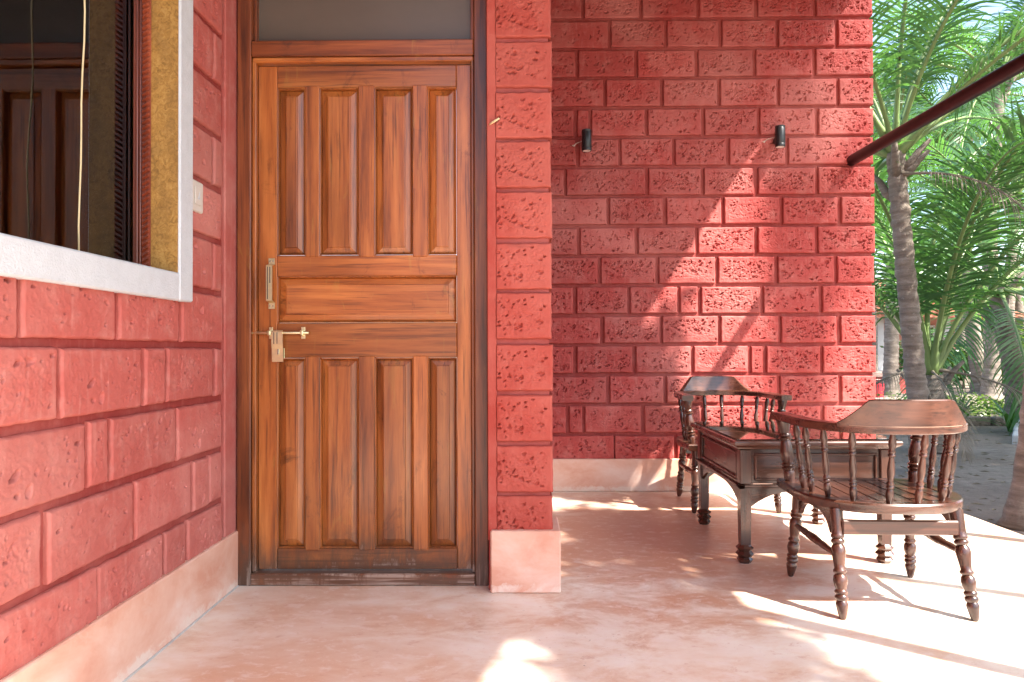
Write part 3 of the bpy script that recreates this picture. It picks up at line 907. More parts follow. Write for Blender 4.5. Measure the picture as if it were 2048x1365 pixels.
rail('rail', M['door_x'], X0 + 0.0003, X1 - 0.0003, 2.032, 2.124)
rail('rail', M['door_x'], X0 + 0.0003, X1 - 0.0003, 1.255, 1.341)
rail('rail', M['door_x'], X0 + 0.0003, X1 - 0.0003, 0.919, 1.063)
rail('rail', M['door_x'], X0 + 0.0003, X1 - 0.0003, 0.0545, 0.141)
PX = [(X0, -0.882), (-0.823, -0.662), (-0.596, -0.438), (-0.377, X1)]
for z0, z1 in ((1.341, 2.032), (0.141, 0.919)):
    for x0, x1 in PX:
        panel(x0 + 0.006, x1 - 0.006, z0 + 0.006, z1 - 0.006, M['door_z'], 0.028)
        bead(x0 + 0.0004, x1 - 0.0004, z0 + 0.0004, z1 - 0.0004)
    for i in range(3):
        rail('muntin', M['door_z'], PX[i][1], PX[i + 1][0], z0 - 0.008, z1 + 0.008, -0.0035)
panel(X0 + 0.006, X1 - 0.006, 1.069, 1.249, M['door_x'], 0.030)
bead(X0 + 0.0004, X1 - 0.0004, 1.0634, 1.2546)

# pull handle: folded strap with two screwed feet
hd = empty('handle'); hd.parent = dr; hd.location = (-1.019 + 0.64, 0, 1.225 - 0.05)
poly = [(-0.001, 0.104), (-0.001, 0.078), (-0.030, 0.070), (-0.030, -0.070), (-0.001, -0.078), (-0.001, -0.104),
        (-0.0035, -0.104), (-0.0035, -0.080), (-0.034, -0.0725), (-0.034, 0.0725), (-0.0035, 0.080), (-0.0035, 0.104)]
b = MB(); b.prism(poly, -0.0125, 0.0125, 'x'); g_ = b.build('grip', M['steel'], hd)
for gx_, z0_, z1_ in ((-0.0065, -0.066, 0.066), (0.0035, 0.0, 0.066)):
    b = MB(); b.box(gx_ - 0.0016, gx_ + 0.0016, -0.0346, -0.0341, z0_, z1_); b.build('groove', M['hut_dark'], hd)
for sx in (-0.006, 0.006):
    for sz in (-0.092, 0.092):
        b = MB(); b.lathe([(0.0035, 0), (0.0028, 0.002), (0.0005, 0.0026)], 10, Matrix.Translation((sx, -0.0036, sz)) @ Matrix.Rotation(R(90), 4, 'X'))
        b.build('screw', M['steel_dark'], hd, smooth=True)
# sliding bolt with a hanging hasp
bo = empty('sliding_bolt'); bo.parent = dr; bo.location = (0.64, 0, -0.05)
ZR = 1.022
b = MB(); b.lathe([(0.0055, -1.103), (0.0062, -1.101), (0.0062, -0.863), (0.0055, -0.861)], 14, Matrix.Translation((0, -0.020, ZR)) @ Matrix.Rotation(R(90), 4, 'Y'))
b.build('rod', M['steel'], bo, auto=40)
for bx in (-1.022, -0.889):
    b = MB(); b.box(bx - 0.008, bx + 0.008, -0.0035, -0.0003, ZR - 0.024, ZR + 0.024, 0.001)
    b.box(bx - 0.0065, bx + 0.0065, -0.030, -0.0036, ZR - 0.011, ZR + 0.011, 0.003)
    b.build('bracket', M['steel'], bo)
b = MB()
hp = [(-0.026, 0.010), (-0.029, 0.004), (-0.029, -0.045), (-0.024, -0.068), (-0.022, -0.118), (-0.0195, -0.118), (-0.0215, -0.068), (-0.0262, -0.045), (-0.0262, 0.004)]
b.prism([(y, ZR + z) for y, z in hp], -1.011, -0.965, 'x'); b.build('hasp', M['steel'], bo)
for gx_, z0_, z1_ in ((-1.001, -0.045, 0.003), (-0.988, -0.045, 0.003)):
    b = MB(); b.box(gx_ - 0.0014, gx_ + 0.0014, -0.0297, -0.0292, ZR + z0_, ZR + z1_); b.build('groove', M['hut_dark'], bo)
b = MB(); b.box(-0.987, -0.981, -0.0305, -0.0215, ZR - 0.088, ZR - 0.066, 0.001); b.build('staple', M['steel_dark'], bo)
b = MB(); b.box(-1.015, -0.966, -0.0034, -0.0003, ZR - 0.105, ZR - 0.062, 0.001); b.build('staple_plate', M['steel'], bo)

# ------------------------------------------------------------------ wall lamps
def wall_lamp(x, z, label, side):
    t = empty('wall_lamp', (x, YB, z))
    tag(t, label, 'lamp', 'cylindrical lamps on the back wall')
    pr = [(0.026, -0.069), (0.031, -0.071), (0.0325, -0.068), (0.0325, -0.052), (0.0315, -0.050), (0.0325, -0.048), (0.0325, 0.054), (0.0315, 0.056), (0.0325, 0.058), (0.0325, 0.067), (0.030, 0.070)]
    b = MB(); b.lathe(pr, 28, Matrix.Translation((0, -0.085, 0))); b.build('housing', M['black_lamp'], t, auto=35)
    b = MB(); b.lathe([(0.0255, -0.0705), (0.0255, -0.0695)], 24, Matrix.Translation((0, -0.085, 0))); b.build('lens', M['lens'], t)
    b = MB(); b.box(-0.014, 0.014, -0.056, 0.008, -0.028, 0.012, 0.003); b.build('bracket', M['black_lamp'], t)
    b = MB(); b.tube([(-0.100, 0.010, -0.012), (-0.082, -0.004, -0.010), (-0.055, -0.016, 0.004), (-0.028, -0.030, 0.010), (-0.010, -0.05, 0.008)], 0.0025, 6)
    b.build('wire', M['wire'], t, smooth=True)
    b = MB(); b.tube([(-0.085, -0.001, -0.008), (-0.079, -0.006, -0.016), (-0.072, -0.004, -0.010)], 0.004, 6); b.build('wall_plug', M['wire'], t, smooth=True)
wall_lamp(0.446, 2.335, 'black cylinder wall lamp near the door pillar, in the shade', 1)
wall_lamp(1.723, 2.352, 'black cylinder wall lamp nearer the open end of the wall, below the maroon pipe height', 1)

# ------------------------------------------------------------------ porch roof, pipe, post
ZE, XE = 3.45, 2.33
rf = empty('porch_roof', (0.5, 2.0, 3.5))
tag(rf, 'sloping timber and clay tile roof over the porch', 'roof')
def eave(y): return min(XE, 2.10 + 0.23 * y)  # eave cut back near the front to let a sun patch onto the floor
def roof_z(x): return ZE + (XE - x) * 0.16
o = sub(rf)
def slopebox(name, mat, x0, x1, y0, y1, dz0, dz1):
    b = MB()
    v = []
    for x_ in (x0, x1):
        for y in (y0, y1):
            x = x_ if x_ < 0 else min(x_, x_ - (XE - eave(y)))
            for d in (dz0, dz1):
                v.append((x - o.x, y - o.y, roof_z(x) + d - o.z))
    b.add(v, [(0, 1, 3, 2), (4, 6, 7, 5), (0, 4, 5, 1), (2, 3, 7, 6), (0, 2, 6, 4), (1, 5, 7, 3)])
    return b.build(name, mat, rf)
for ya, yb_ in ((-0.2, 1.0), (1.0, 5.3)):
    slopebox('deck', M['deck'], -1.6, XE, ya, yb_, 0.0, 0.03)
    slopebox('tile_layer', M['tile'], -1.6, XE + 0.02, ya - (0.03 if ya < 0 else 0), yb_ + (0.03 if yb_ > 5 else 0), 0.031, 0.075)
for k in range(7):
    y = -0.15 + k * 0.78
    slopebox('rafter', M['soffit'], -1.5, XE - 0.06, y, y + 0.06, -0.11, -0.001)

pp = MB(); pp.lathe([(0.0335, -6.2), (0.036, -6.19), (0.036, 0.02), (0.036, 0.1)], 24, Matrix.Rotation(R(-90), 4, 'X'))
p_ = pp.build('tie_pipe', M['pipe'], None, auto=40, loc=(2.235, YB, 2.215))
tag(p_, 'dark maroon pipe running out from the wall towards the viewer', 'pipe')
ps = empty('roof_post', (2.235, 1.51, 0))
tag(ps, 'slim round maroon post carrying the pipe and porch roof edge', 'post')
b = MB(); b.lathe([(0.045, 0.02), (0.045, 3.40)], 20); b.build('shaft', M['pipe'], ps, auto=40)
b = MB(); b.lathe([(0.08, 0.001), (0.08, 0.012), (0.05, 0.022)], 20); b.build('base_plate', M['pipe'], ps, auto=40)

# ------------------------------------------------------------------ furniture
def lathe_between(mb, prof, p0, p1, seg=16):
    """prof: (r, t 0..1) from p0 to p1"""
    p0 = Vector(p0); p1 = Vector(p1); d = p1 - p0; L = d.length
    q = d.to_track_quat('Z', 'Y').to_matrix().to_4x4()
    mb.lathe([(r, t * L) for r, t in prof], seg, Matrix.Translation(p0) @ q)

SPIN = [(0.0085, 0.0), (0.0115, 0.04), (0.0155, 0.13), (0.0140, 0.19), (0.0100, 0.215), (0.0150, 0.235), (0.0150, 0.255), (0.0110, 0.27), (0.0150, 0.285), (0.0150, 0.30),
        (0.0100, 0.32), (0.0125, 0.38), (0.0150, 0.46), (0.0130, 0.55), (0.0100, 0.635), (0.0090, 0.665), (0.0145, 0.68), (0.0145, 0.70), (0.0100, 0.715), (0.0140, 0.73), (0.0135, 0.75), (0.0100, 0.77),
        (0.0150, 0.83), (0.0150, 0.87), (0.0110, 0.95), (0.0090, 1.0)]
POST = [(0.020, 0.0), (0.0215, 0.10), (0.023, 0.16), (0.019, 0.19), (0.026, 0.215), (0.027, 0.235), (0.020, 0.255), (0.026, 0.275), (0.027, 0.295), (0.020, 0.315),
        (0.024, 0.36), (0.0265, 0.42), (0.0265, 0.50), (0.022, 0.60), (0.018, 0.665), (0.0255, 0.685), (0.0265, 0.705), (0.018, 0.725), (0.0245, 0.745), (0.0245, 0.765), (0.019, 0.785), (0.0225, 0.86), (0.027, 0.95), (0.027, 1.0)]
LEG = [(0.010, 0.0), (0.013, 0.01), (0.0165, 0.04), (0.0225, 0.105), (0.0245, 0.135), (0.0195, 0.163), (0.0255, 0.18), (0.0255, 0.205), (0.020, 0.218), (0.0255, 0.232), (0.0250, 0.25), (0.0195, 0.265),
       (0.0255, 0.305), (0.0275, 0.345), (0.0245, 0.385), (0.0185, 0.402), (0.0255, 0.418), (0.0255, 0.435), (0.0200, 0.452), (0.0215, 0.49), (0.0265, 0.575), (0.0285, 0.61), (0.0255, 0.65), (0.0190, 0.672),
       (0.0265, 0.69), (0.0265, 0.71), (0.0205, 0.722), (0.0265, 0.737), (0.0260, 0.755), (0.0225, 0.77), (0.0240, 0.80), (0.0275, 1.0)]
STR = [(0.007, 0.0), (0.010, 0.08), (0.014, 0.28), (0.0115, 0.37), (0.015, 0.385), (0.012, 0.405), (0.0155, 0.43), (0.0165, 0.5), (0.0155, 0.57), (0.012, 0.595), (0.015, 0.615), (0.0115, 0.63), (0.014, 0.72), (0.010, 0.92), (0.007, 1.0)]

def dshape(a, bk, yf, n=28, ex=2.3):
    """D outline: straight front at y=yf, round back reaching y=-bk; counter-clockwise from front right"""
    pts = [(a * 0.965, yf)]
    for i in range(n + 1):
        th = math.pi * i / n
        x = a * math.copysign(abs(math.cos(th)) ** (2 / ex), math.cos(th))
        y = -bk * abs(math.sin(th)) ** (2 / ex)
        pts.append((x, y))
    pts.append((-a * 0.965, yf))
    return pts   # right front -> right -> back -> left -> left front

def path_resample(pts, m):
    d = [0]
    for i in range(1, len(pts)): d.append(d[-1] + (Vector(pts[i]) - Vector(pts[i - 1])).length)
    out = []
    for k in range(m):
        s = d[-1] * k / (m - 1)
        i = max(j for j in range(len(d)) if d[j] <= s + 1e-9)
        i = min(i, len(pts) - 2)
        t = (s - d[i]) / max(1e-9, d[i + 1] - d[i])
        out.append(Vector(pts[i]).lerp(Vector(pts[i + 1]), t))
    return out, d[-1]

def make_chair():
    t = empty('armchair', (0, 0, 0))
    ZS = 0.402
    # seat rim: ring between an outer and an inner D
    outer = dshape(0.295, 0.275, 0.25); inner = dshape(0.246, 0.205, 0.205)
    # densify the front edges so both rings close
    def ring(p): return p + [(p[-1][0] * (1 - k / 6) + p[0][0] * k / 6, p[0][1] + 0.006 * math.sin(math.pi * k / 6)) for k in range(1, 6)]
    O = ring(outer); I = ring(inner); n = len(O)
    def off(p, s): return [(x * (1 - s / 0.31), y * (1 - s / 0.27)) for x, y in p]
    O2 = off(O, 0.005)
    v = []; f = []
    for P, z in ((O2, ZS), (O, ZS - 0.006), (O, ZS - 0.028), (O2, ZS - 0.036), (I, ZS - 0.036), (I, ZS - 0.002)):
        v += [(x, y, z) for x, y in P]
    for L in range(6):
        for k in range(n):
            k2 = (k + 1) % n
            a, b_ = L * n, ((L + 1) % 6) * n
            f.append((a + k, a + k2, b_ + k2, b_ + k))
    seat = MB().add(v, f).build('seat', M['rose_x'], t, auto=35)
    for i in range(8):
        x0 = -0.2445 + i * 0.0612; x1 = x0 + 0.0532
        def yb(x): return -0.205 * max(0.0, 1 - abs(x / 0.246) ** 2.3) ** (1 / 2.3)
        b = MB(); poly = [(x0, 0.206), (x1, 0.206), (x1, yb(x1) - 0.012), ((x0 + x1) / 2, yb((x0 + x1) / 2) - 0.012), (x0, yb(x0) - 0.012)]
        b.prism(poly, ZS - 0.020, ZS - 0.0025, 'z')
        b.build('slat', M['rose_y'], seat)
    b = MB(); b.prism(dshape(0.25, 0.215, 0.207), ZS - 0.030, ZS - 0.0215, 'z'); b.build('under_board', M['rose_x'], seat)
    # arm bow
    bp = dshape(0.272, 0.295, 0.15, 36, 2.25)
    bp = [(0.286, 0.235), (0.275, 0.17)] + bp[1:-1] + [(-0.275, 0.17), (-0.286, 0.235)]
    path, BL = path_resample(bp, 75)
    def frame(i):
        a = path[max(0, i - 1)]; c = path[min(len(path) - 1, i + 1)]
        tv = (c - a).normalized()
        return path[i], tv, Vector((tv.y, -tv.x))   # outward for this winding handled below
    ZB0, ZB1 = 0.652, 0.683
    v = []; f = []
    sec = [(-0.034, ZB0 + 0.004), (-0.030, ZB0), (0.026, ZB0), (0.030, ZB0 + 0.004), (0.030, ZB1 - 0.006), (0.025, ZB1), (-0.029, ZB1), (-0.034, ZB1 - 0.005)]
    ns = len(sec)
    for i in range(len(path)):
        p, tv, nv = frame(i)
        if nv.dot(p - Vector((0, 0.05))) < 0: nv = -nv
        wv = 1.0
        for d, z in sec: v.append((p.x + nv.x * d * wv, p.y + nv.y * d * wv, z))
    for i in range(len(path) - 1):
        for k in range(ns):
            k2 = (k + 1) % ns
            f.append((i * ns + k, i * ns + k2, (i + 1) * ns + k2, (i + 1) * ns + k))
    f.append(tuple(range(ns))); f.append(tuple(reversed(range((len(path) - 1) * ns, len(path) * ns))))
    MB().add(v, f).build('arm_bow', M['rose_x'], t, auto=35)
    # crest on the back of the bow
    v = []; f = []; m = 0
    mid = BL / 2; step = BL / (len(path) - 1)
    idx = [i for i in range(len(path)) if abs(i * step - mid) < 0.235]
    for i in idx:
        p, tv, nv = frame(i)
        if nv.dot(p - Vector((0, 0.05))) < 0: nv = -nv
        s = abs(i * step - mid)
        u = min(1, max(0, (s - 0.128) / 0.104))
        zt = ZB1 + 0.003 + 0.088 * (1 - u) ** 1.35 if u > 0 else ZB1 + 0.091
        lean = 0.012 * (zt - ZB1) / 0.09
        for d, z in ((0.0315, ZB1 - 0.012), (0.0315, ZB1 + 0.0005), (0.032 + lean, zt - 0.004), (0.028 + lean, zt), (0.010 + lean, zt), (0.006 + lean, zt - 0.003), (0.004, ZB1 - 0.002)):
            v.append((p.x + nv.x * d, p.y + nv.y * d, z))
    q = 7
    for i in range(len(idx) - 1):
        for k in range(q):
            k2 = (k + 1) % q
            f.append((i * q + k, i * q + k2, (i + 1) * q + k2, (i + 1) * q + k))
    f.append(tuple(range(q))); f.append(tuple(reversed(range((len(idx) - 1) * q, len(idx) * q))))
    MB().add(v, f).build('crest', M['rose_x'], t, auto=35)
    ln = MB(); lp = []
    for i in idx[2:-2]:
        p, tv, nv = frame(i)
        if nv.dot(p - Vector((0, 0.05))) < 0: nv = -nv
        lp.append((p.x + nv.x * 0.0317, p.y + nv.y * 0.0317, ZB1 - 0.004))
    ln.tube(lp, 0.0011, 5); ln.build('scribed_line', M['scuff'], t)
    # spindles and posts
    for sgn in (-1, 1):
        b = MB(); lathe_between(b, POST, (sgn * 0.250, 0.185, ZS - 0.006), (sgn * 0.276, 0.190, ZB0 + 0.004), 20); b.build('arm_post', M['rose_z'], t, auto=50)
    fr = [0.135, 0.205, 0.285, 0.365, 0.455]
    fr = fr + [1 - x for x in reversed(fr)]
    for x in fr:
        p = path[int(round(x * (len(path) - 1)))]
        q0 = Vector((p.x * 0.89, p.y * 0.86 + 0.006))
        b = MB(); lathe_between(b, [(r * 0.88, t_) for r, t_ in SPIN], (q0.x, q0.y, ZS - 0.005), (p.x, p.y, ZB0 + 0.004), 14); b.build('spindle', M['rose_z'], t, auto=50)
    # legs
    feet = {}
    for sx in (-1, 1):
        for top, foot in (((sx * 0.222, 0.165), (sx * 0.245, 0.205)), ((sx * 0.212, -0.185), (sx * 0.226, -0.275))):
            b = MB(); lathe_between(b, [(r * 0.88, t_) for r, t_ in LEG], (foot[0], foot[1], 0.0), (top[0], top[1], ZS - 0.034), 20); b.build('leg', M['rose_z'], t, auto=50)
    # side stretchers, back board, side aprons
    for sx in (-1, 1):
        b = MB(); lathe_between(b, STR, (sx * 0.231, -0.22, 0.215), (sx * 0.233, 0.18, 0.222), 12); b.build('stretcher', M['rose_y'], t, auto=50)
        poly = [(-0.165, ZS - 0.037), (0.150, ZS - 0.037)]
        for k in range(15):
            u = k / 14
            poly.append((0.150 - 0.315 * u, ZS - 0.037 - 0.028 - 0.062 * (2 * u - 1) ** 4))
        b = MB(); b.prism(poly, sx * 0.209, sx * 0.226, 'x'); b.build('apron', M['rose_y'], t)
    b = MB(); b.box(-0.203, 0.203, -0.226, -0.206, 0.283, 0.335, 0.004); b.build('back_board', M['rose_x'], t)
    return t

ch1 = make_chair()
ch1.location = (1.365, 2.80, 0); ch1.rotation_euler.z = R(-2.0)
tag(ch1, 'dark wooden barrel armchair nearest the viewer, seen from behind', 'chair', 'turned wood armchairs at the porch table')
ch2 = copy_tree(ch1)
ch2.location = (1.25, 4.37, 0); ch2.rotation_euler.z = R(180)
tag(ch2, 'dark wooden barrel armchair behind the table against the red wall', 'chair')

def make_table():
    t = empty('low_table', (1.307, 3.56, 0))
    W, D = 0.367, 0.41
    HT = 0.545
    tp = empty('table_top'); tp.parent = t
    # moulded top as stacked steps in one mesh
    b = MB()
    rings = [(0.0, HT - 0.040), (0.010, HT - 0.036), (0.012, HT - 0.030), (0.020, HT - 0.026), (0.030, HT - 0.018), (0.031, HT - 0.008), (0.028, HT - 0.002), (0.022, HT)]
    W2, D2 = W - 0.031, D - 0.031
    v = []; f = []
    for e, z in rings: v += [(-W2 - e, -D2 - e, z), (W2 + e, -D2 - e, z), (W2 + e, D2 + e, z), (-W2 - e, D2 + e, z)]
    for i in range(len(rings) - 1):
        for k in range(4):
            k2 = (k + 1) % 4
            f.append((i * 4 + k, i * 4 + k2, i * 4 + 4 + k2, i * 4 + 4 + k))
    f.append((0, 1, 2, 3)); nn = len(v); f.append((nn - 4, nn - 3, nn - 2, nn - 1))
    b.add(v, f); o_ = b.build('board', M['rose_x'], tp)
    b = MB(); b.box(-W + 0.016, W - 0.016, -D + 0.016, D - 0.016, HT + 0.0015, HT + 0.0068, 0.0012); b.build('glass_sheet', M['glass'], tp)
    Z0 = 0.352
    # frieze sides with sunk panels framed by mouldings
    for k in range(4):
        ang = k * math.pi / 2
        w, d = (W2, D2) if k % 2 == 0 else (D2, W2)
        s = empty('frieze'); s.parent = t; s.rotation_euler.z = ang
        b = MB(); b.box(-w + 0.05, w - 0.05, -d + 0.012, -d + 0.030, Z0, HT - 0.041, 0.0); b.build('panel', M['rose_x'], s)
        for (z0, z1) in ((Z0 + 0.014, Z0 + 0.024), (HT - 0.068, HT - 0.058)):
            b = MB(); b.box(-w + 0.066, w - 0.066, -d + 0.002, -d + 0.0115, z0, z1, 0.003); b.build('moulding', M['rose_x'], s)
        for sx in (-1, 1):
            b = MB(); x = sx * (w - 0.071); b.box(x - 0.005, x + 0.005, -d + 0.002, -d + 0.0115, Z0 + 0.0245, HT - 0.0685, 0.003); b.build('moulding', M['rose_z'], s)
        for z0, z1, dd in ((Z0 - 0.012, Z0 - 0.002, 0.012), (Z0 - 0.021, Z0 - 0.0125, 0.005)):
            b = MB(); b.box(-w - dd, w + dd, -d - dd, -d + 0.02, z0, z1, 0.002)
            b.build('bead', M['rose_x'], s)
        poly = [(-w + 0.048, Z0 - 0.0215), (w - 0.048, Z0 - 0.0215)]
        for q in range(19):
            u = q / 18
            poly.append((w - 0.048 - (2 * w - 0.096) * u, Z0 - 0.030 - 0.075 * abs(2 * u - 1) ** 3.2))
        b = MB(); b.prism(poly, -d + 0.010, -d + 0.026, 'y'); b.build('apron', M['rose_x'], s)
    for sx in (-1, 1):
        for sy in (-1, 1):
            lx, ly = sx * (W2 - 0.026), sy * (D2 - 0.026)
            lg = empty('leg'); lg.parent = t; lg.location = (lx, ly, 0)
            b = MB(); b.box(-0.026, 0.026, -0.026, 0.026, Z0 - 0.001, HT - 0.041, 0.003)
            v = []; f = []
            for h, z in ((0.0245, Z0 - 0.022), (0.0215, 0.10), (0.021, 0.082)):
                v += [(-h, -h, z), (h, -h, z), (h, h, z), (-h, h, z)]
            for i in range(2):
                for k in range(4):
                    k2 = (k + 1) % 4
                    f.append((i * 4 + k, i * 4 + k2, i * 4 + 4 + k2, i * 4 + 4 + k))
            f += [(0, 1, 2, 3), (8, 9, 10, 11)]
            b.add(v, f)
            b.build('shaft', M['rose_z'], lg)
            pr = [(0.026, 0.0), (0.030, 0.006), (0.036, 0.016), (0.028, 0.026), (0.041, 0.040), (0.029, 0.054), (0.036, 0.062), (0.040, 0.068), (0.030, 0.076), (0.024, 0.084)]
            fb = MB(); fb.lathe([(r * 0.98, z) for r, z in pr], 8, Matrix.Rotation(R(22.5), 4, 'Z')); fb.build('foot', M['rose_x'], lg)
    return t
tb = make_table()
tag(tb, 'low dark wooden table with glass top between the two armchairs', 'table')

# ------------------------------------------------------------------ palms
_fr = {}
def frond_mesh(elev, droop, L, seed, dry=False, pairs=58):
    key = (elev, droop, L, seed, dry)
    if key in _fr: return _fr[key]
    rs = random.Random(seed)
    n = 26
    pts = [Vector((0, 0, 0))]; tan = []
    for i in range(n):
        s = (i + 0.5) / n
        a = R(elev) - R(droop) * s ** 1.6
        d = Vector((math.cos(a), 0.05 * math.sin(3 * s + seed), math.sin(a))).normalized()
        tan.append(d); pts.append(pts[-1] + d * (L / n))
    tan.append(tan[-1])
    def at(s):
        x = s * n; i = min(n - 1, int(x)); t_ = x - i
        return pts[i].lerp(pts[i + 1], t_), tan[i].lerp(tan[min(n, i + 1)], t_).normalized()
    b = MB()
    b.tube(pts, [0.024 * (1 - 0.93 * (i / n)) ** 0.8 + (0.03 * max(0, 1 - i / 3) if i < 3 else 0) + 0.002 for i in range(n + 1)], 6)
    nr = len(b.f)
    for k in range(pairs):
        s = 0.20 + 0.80 * (k + rs.random() * 0.5) / pairs
        p, tv = at(min(0.999, s))
        side0 = Vector((-tv.y, tv.x, 0)).normalized() if abs(tv.z) < 0.98 else Vector((0, 1, 0))
        upv = tv.cross(side0); upv = upv if upv.z > 0 else -upv
        ll = L * 0.235 * (math.sin(math.pi * min(1, 0.16 + 0.80 * (s - 0.2) / 0.8)) ** 0.7) * rs.uniform(0.85, 1.1)
        sw = R(28 + 38 * (s - 0.2) / 0.8 + rs.uniform(-6, 6))
        for sg in (-1, 1):
            d = (side0 * sg * math.cos(sw) + tv * math.sin(sw) + upv * rs.uniform(0.05, 0.35)).normalized()
            g_ = rs.uniform(0.10, 0.28) * (1.6 if dry else 1.0)
            w0 = 0.0112 * rs.uniform(0.8, 1.15) * (0.6 if dry else 1)
            q = p.copy(); base = len(b.v)
            segs = 4
            for j in range(segs + 1):
                wv = (tv - d * tv.dot(d)).normalized()
                w = w0 * (0.55, 1.0, 0.9, 0.6, 0.06)[j]
                b.v.append(tuple(q - wv * w)); b.v.append(tuple(q + wv * w))
                d = (d + Vector((0, 0, -g_ * (0.5 + 0.5 * j)))).normalized()
                q = q + d * (ll / segs)
            for j in range(segs):
                o_ = base + j * 2
                b.f.append((o_, o_ + 1, o_ + 3, o_ + 2))
    me = bpy.data.meshes.new('frond')
    me.from_pydata(b.v, [], b.f)
    me.materials.append(M['frond_dry'] if dry else M['frond']); me.materials.append(M['frond_dry'] if dry else M['rachis'])
    mi = [1 if i < nr else 0 for i in range(len(b.f))]
    me.polygons.foreach_set('material_index', mi)
    me.polygons.foreach_set('use_smooth', [True] * len(mi))
    me.update()
    _fr[key] = me
    return me

def trunk_mesh(path, r0, r1, seed, flare=1.5):
    rs = random.Random(seed)
    pts, L = path_resample(path, max(12, int(60)))
    b = MB(); n = 150; seg = 18
    pts, L = path_resample(path, n)
    ringp = 0.115
    rad = []
    for i in range(n):
        s = i / (n - 1); h = s * L
        base = r0 + (r1 - r0) * s
        fl = 1 + (flare - 1) * math.exp(-h / 0.22)
        ph = (h / ringp + 0.25 * math.sin(h * 3 + seed)) % 1.0
        rad.append(base * fl * (1 + 0.085 * (1 - ph) ** 4 - 0.02 * ph))
    b.tube(pts, rad, seg)
    v = np.array(b.v)
    k = perlin(v[:, 0] * 9 + v[:, 1] * 7, v[:, 2] * 11, seed + 3)[:, None]
    k2 = perlin(v[:, 0] * 30 - v[:, 1] * 24, v[:, 2] * 26, seed + 4)[:, None]
    cen = np.repeat(np.array([tuple(p) for p in pts]), seg, axis=0)
    v = v + (v - cen) * (0.12 * k + 0.13 * k2)
    b.v = [tuple(p) for p in v]
    return b.mesh('trunk', smooth=True)

def palm(x, y, z, path, r0, r1, nf, L, label, seed, elevs, crown=True, group=None, az=None, flare=1.5, scale=1.0, boots=6):
    rs = random.Random(seed)
    t = empty('palm_tree', (x, y, z))
    tag(t, label, 'palm tree', group)
    link('trunk', trunk_mesh(path, r0, r1, seed, flare), M['bark'], t)
    top = Vector(path[-1])
    for i in range(nf):
        a = (az[i] if az else 137.5 * i + rs.uniform(-14, 14))
        e = elevs[i % len(elevs)]
        v_ = rs.randrange(2)
        me = frond_mesh(e, 75 if e > 40 else 60, 3.0, 11 + v_ + e)
        s = L / 3.0 * rs.uniform(0.88, 1.1)
        link('frond', me, None, t, loc=(top.x, top.y, top.z - 0.05 * rs.random()), rot=(rs.uniform(-0.12, 0.12), rs.uniform(-0.1, 0.1), R(a)), scale=(s, s, s))
    for i in range(boots):
        a = R(rs.uniform(0, 360)); h = top.z - rs.uniform(0.05, 0.75)
        b = MB(); d = Vector((math.cos(a), math.sin(a), 0)); q = Vector((0, 0, 0)) 
        # point on the trunk axis at that height
        ax = min((Vector(p) for p in path_resample(path, 60)[0]), key=lambda p: abs(p.z - h))
        ln = rs.uniform(0.16, 0.34)
        b.tube([ax + d * r1 * 0.6, ax + d * (r1 + 0.04) + Vector((0, 0, 0.05)), ax + d * (r1 + 0.10) + Vector((0, 0, ln * 0.6)), ax + d * (r1 + 0.12 + ln * 0.3) + Vector((0, 0, ln))], [0.05, 0.042, 0.03, 0.018], 7)
        b.build('leaf_base', M['bark'], t, smooth=True)
    return t

G = -0.20
ELV = [80, 68, 55, 45, 30, 15, 0, -20]
# main palm behind the chair back
palm(3.66, 6.6, G, [(0.03, 0, 0), (-0.02, 0, 0.7), (-0.085, 0, 1.5), (-0.15, 0, 2.3), (-0.20, 0, 2.95)], 0.090, 0.078, 15, 3.0,
     'ringed palm trunk standing just past the wall corner, crown behind the pipe', 21, [82, 74, 66, 58, 50, 44, 36, 62, 70, 28, 40, 55, 12, 18, 48],
     az=[250, 20, 95, 330, 200, 60, 140, 285, 170, 30, 350, 225, 75, 120, 310])
# trunk at the right edge
palm(3.22, 4.6, G, [(0, 0, 0), (0.06, 0, 0.6), (0.16, 0.02, 1.4), (0.42, 0.08, 3.0), (1.2, 0.3, 7.6)], 0.085, 0.08, 14, 2.8,
     'palm trunk rising at the right edge beside the porch floor', 33, ELV, flare=1.75)
# short juvenile palm with big upright fronds
palm(4.62, 8.1, G, [(0, 0, 0), (0.01, 0, 0.4), (0.0, 0.0, 0.85)], 0.13, 0.12, 13, 3.9,
     'short stubby palm with tall arching fronds behind the ringed trunk', 45, [84, 76, 70, 80, 62, 78, 66, 72, 82, 58, 68, 74, 64], flare=1.3,
     az=[20, 75, 130, 185, 250, 300, 345, 45, 100, 160, 215, 275, 325], boots=8)
for nm in [o_ for o_ in COL.objects if o_.name.startswith('palm_tree')]:
    spots_ = {0: [(-0.2, 0, 2.75, 300, 0.55)], 2: [(0, 0, 0.95, 195, 0.62), (0, 0, 0.9, 255, 0.5), (0, 0, 0.92, 330, 0.62)]}.get([o_ for o_ in COL.objects if o_.name.startswith('palm_tree')].index(nm), [])
    for (x, y, z, az_, s_) in spots_:
        link('dry_frond', frond_mesh(-8, 75, 3.0, 5, True), None, nm, loc=(x, y, z), rot=(0, 0, R(az_)), scale=(s_, s_, s_))
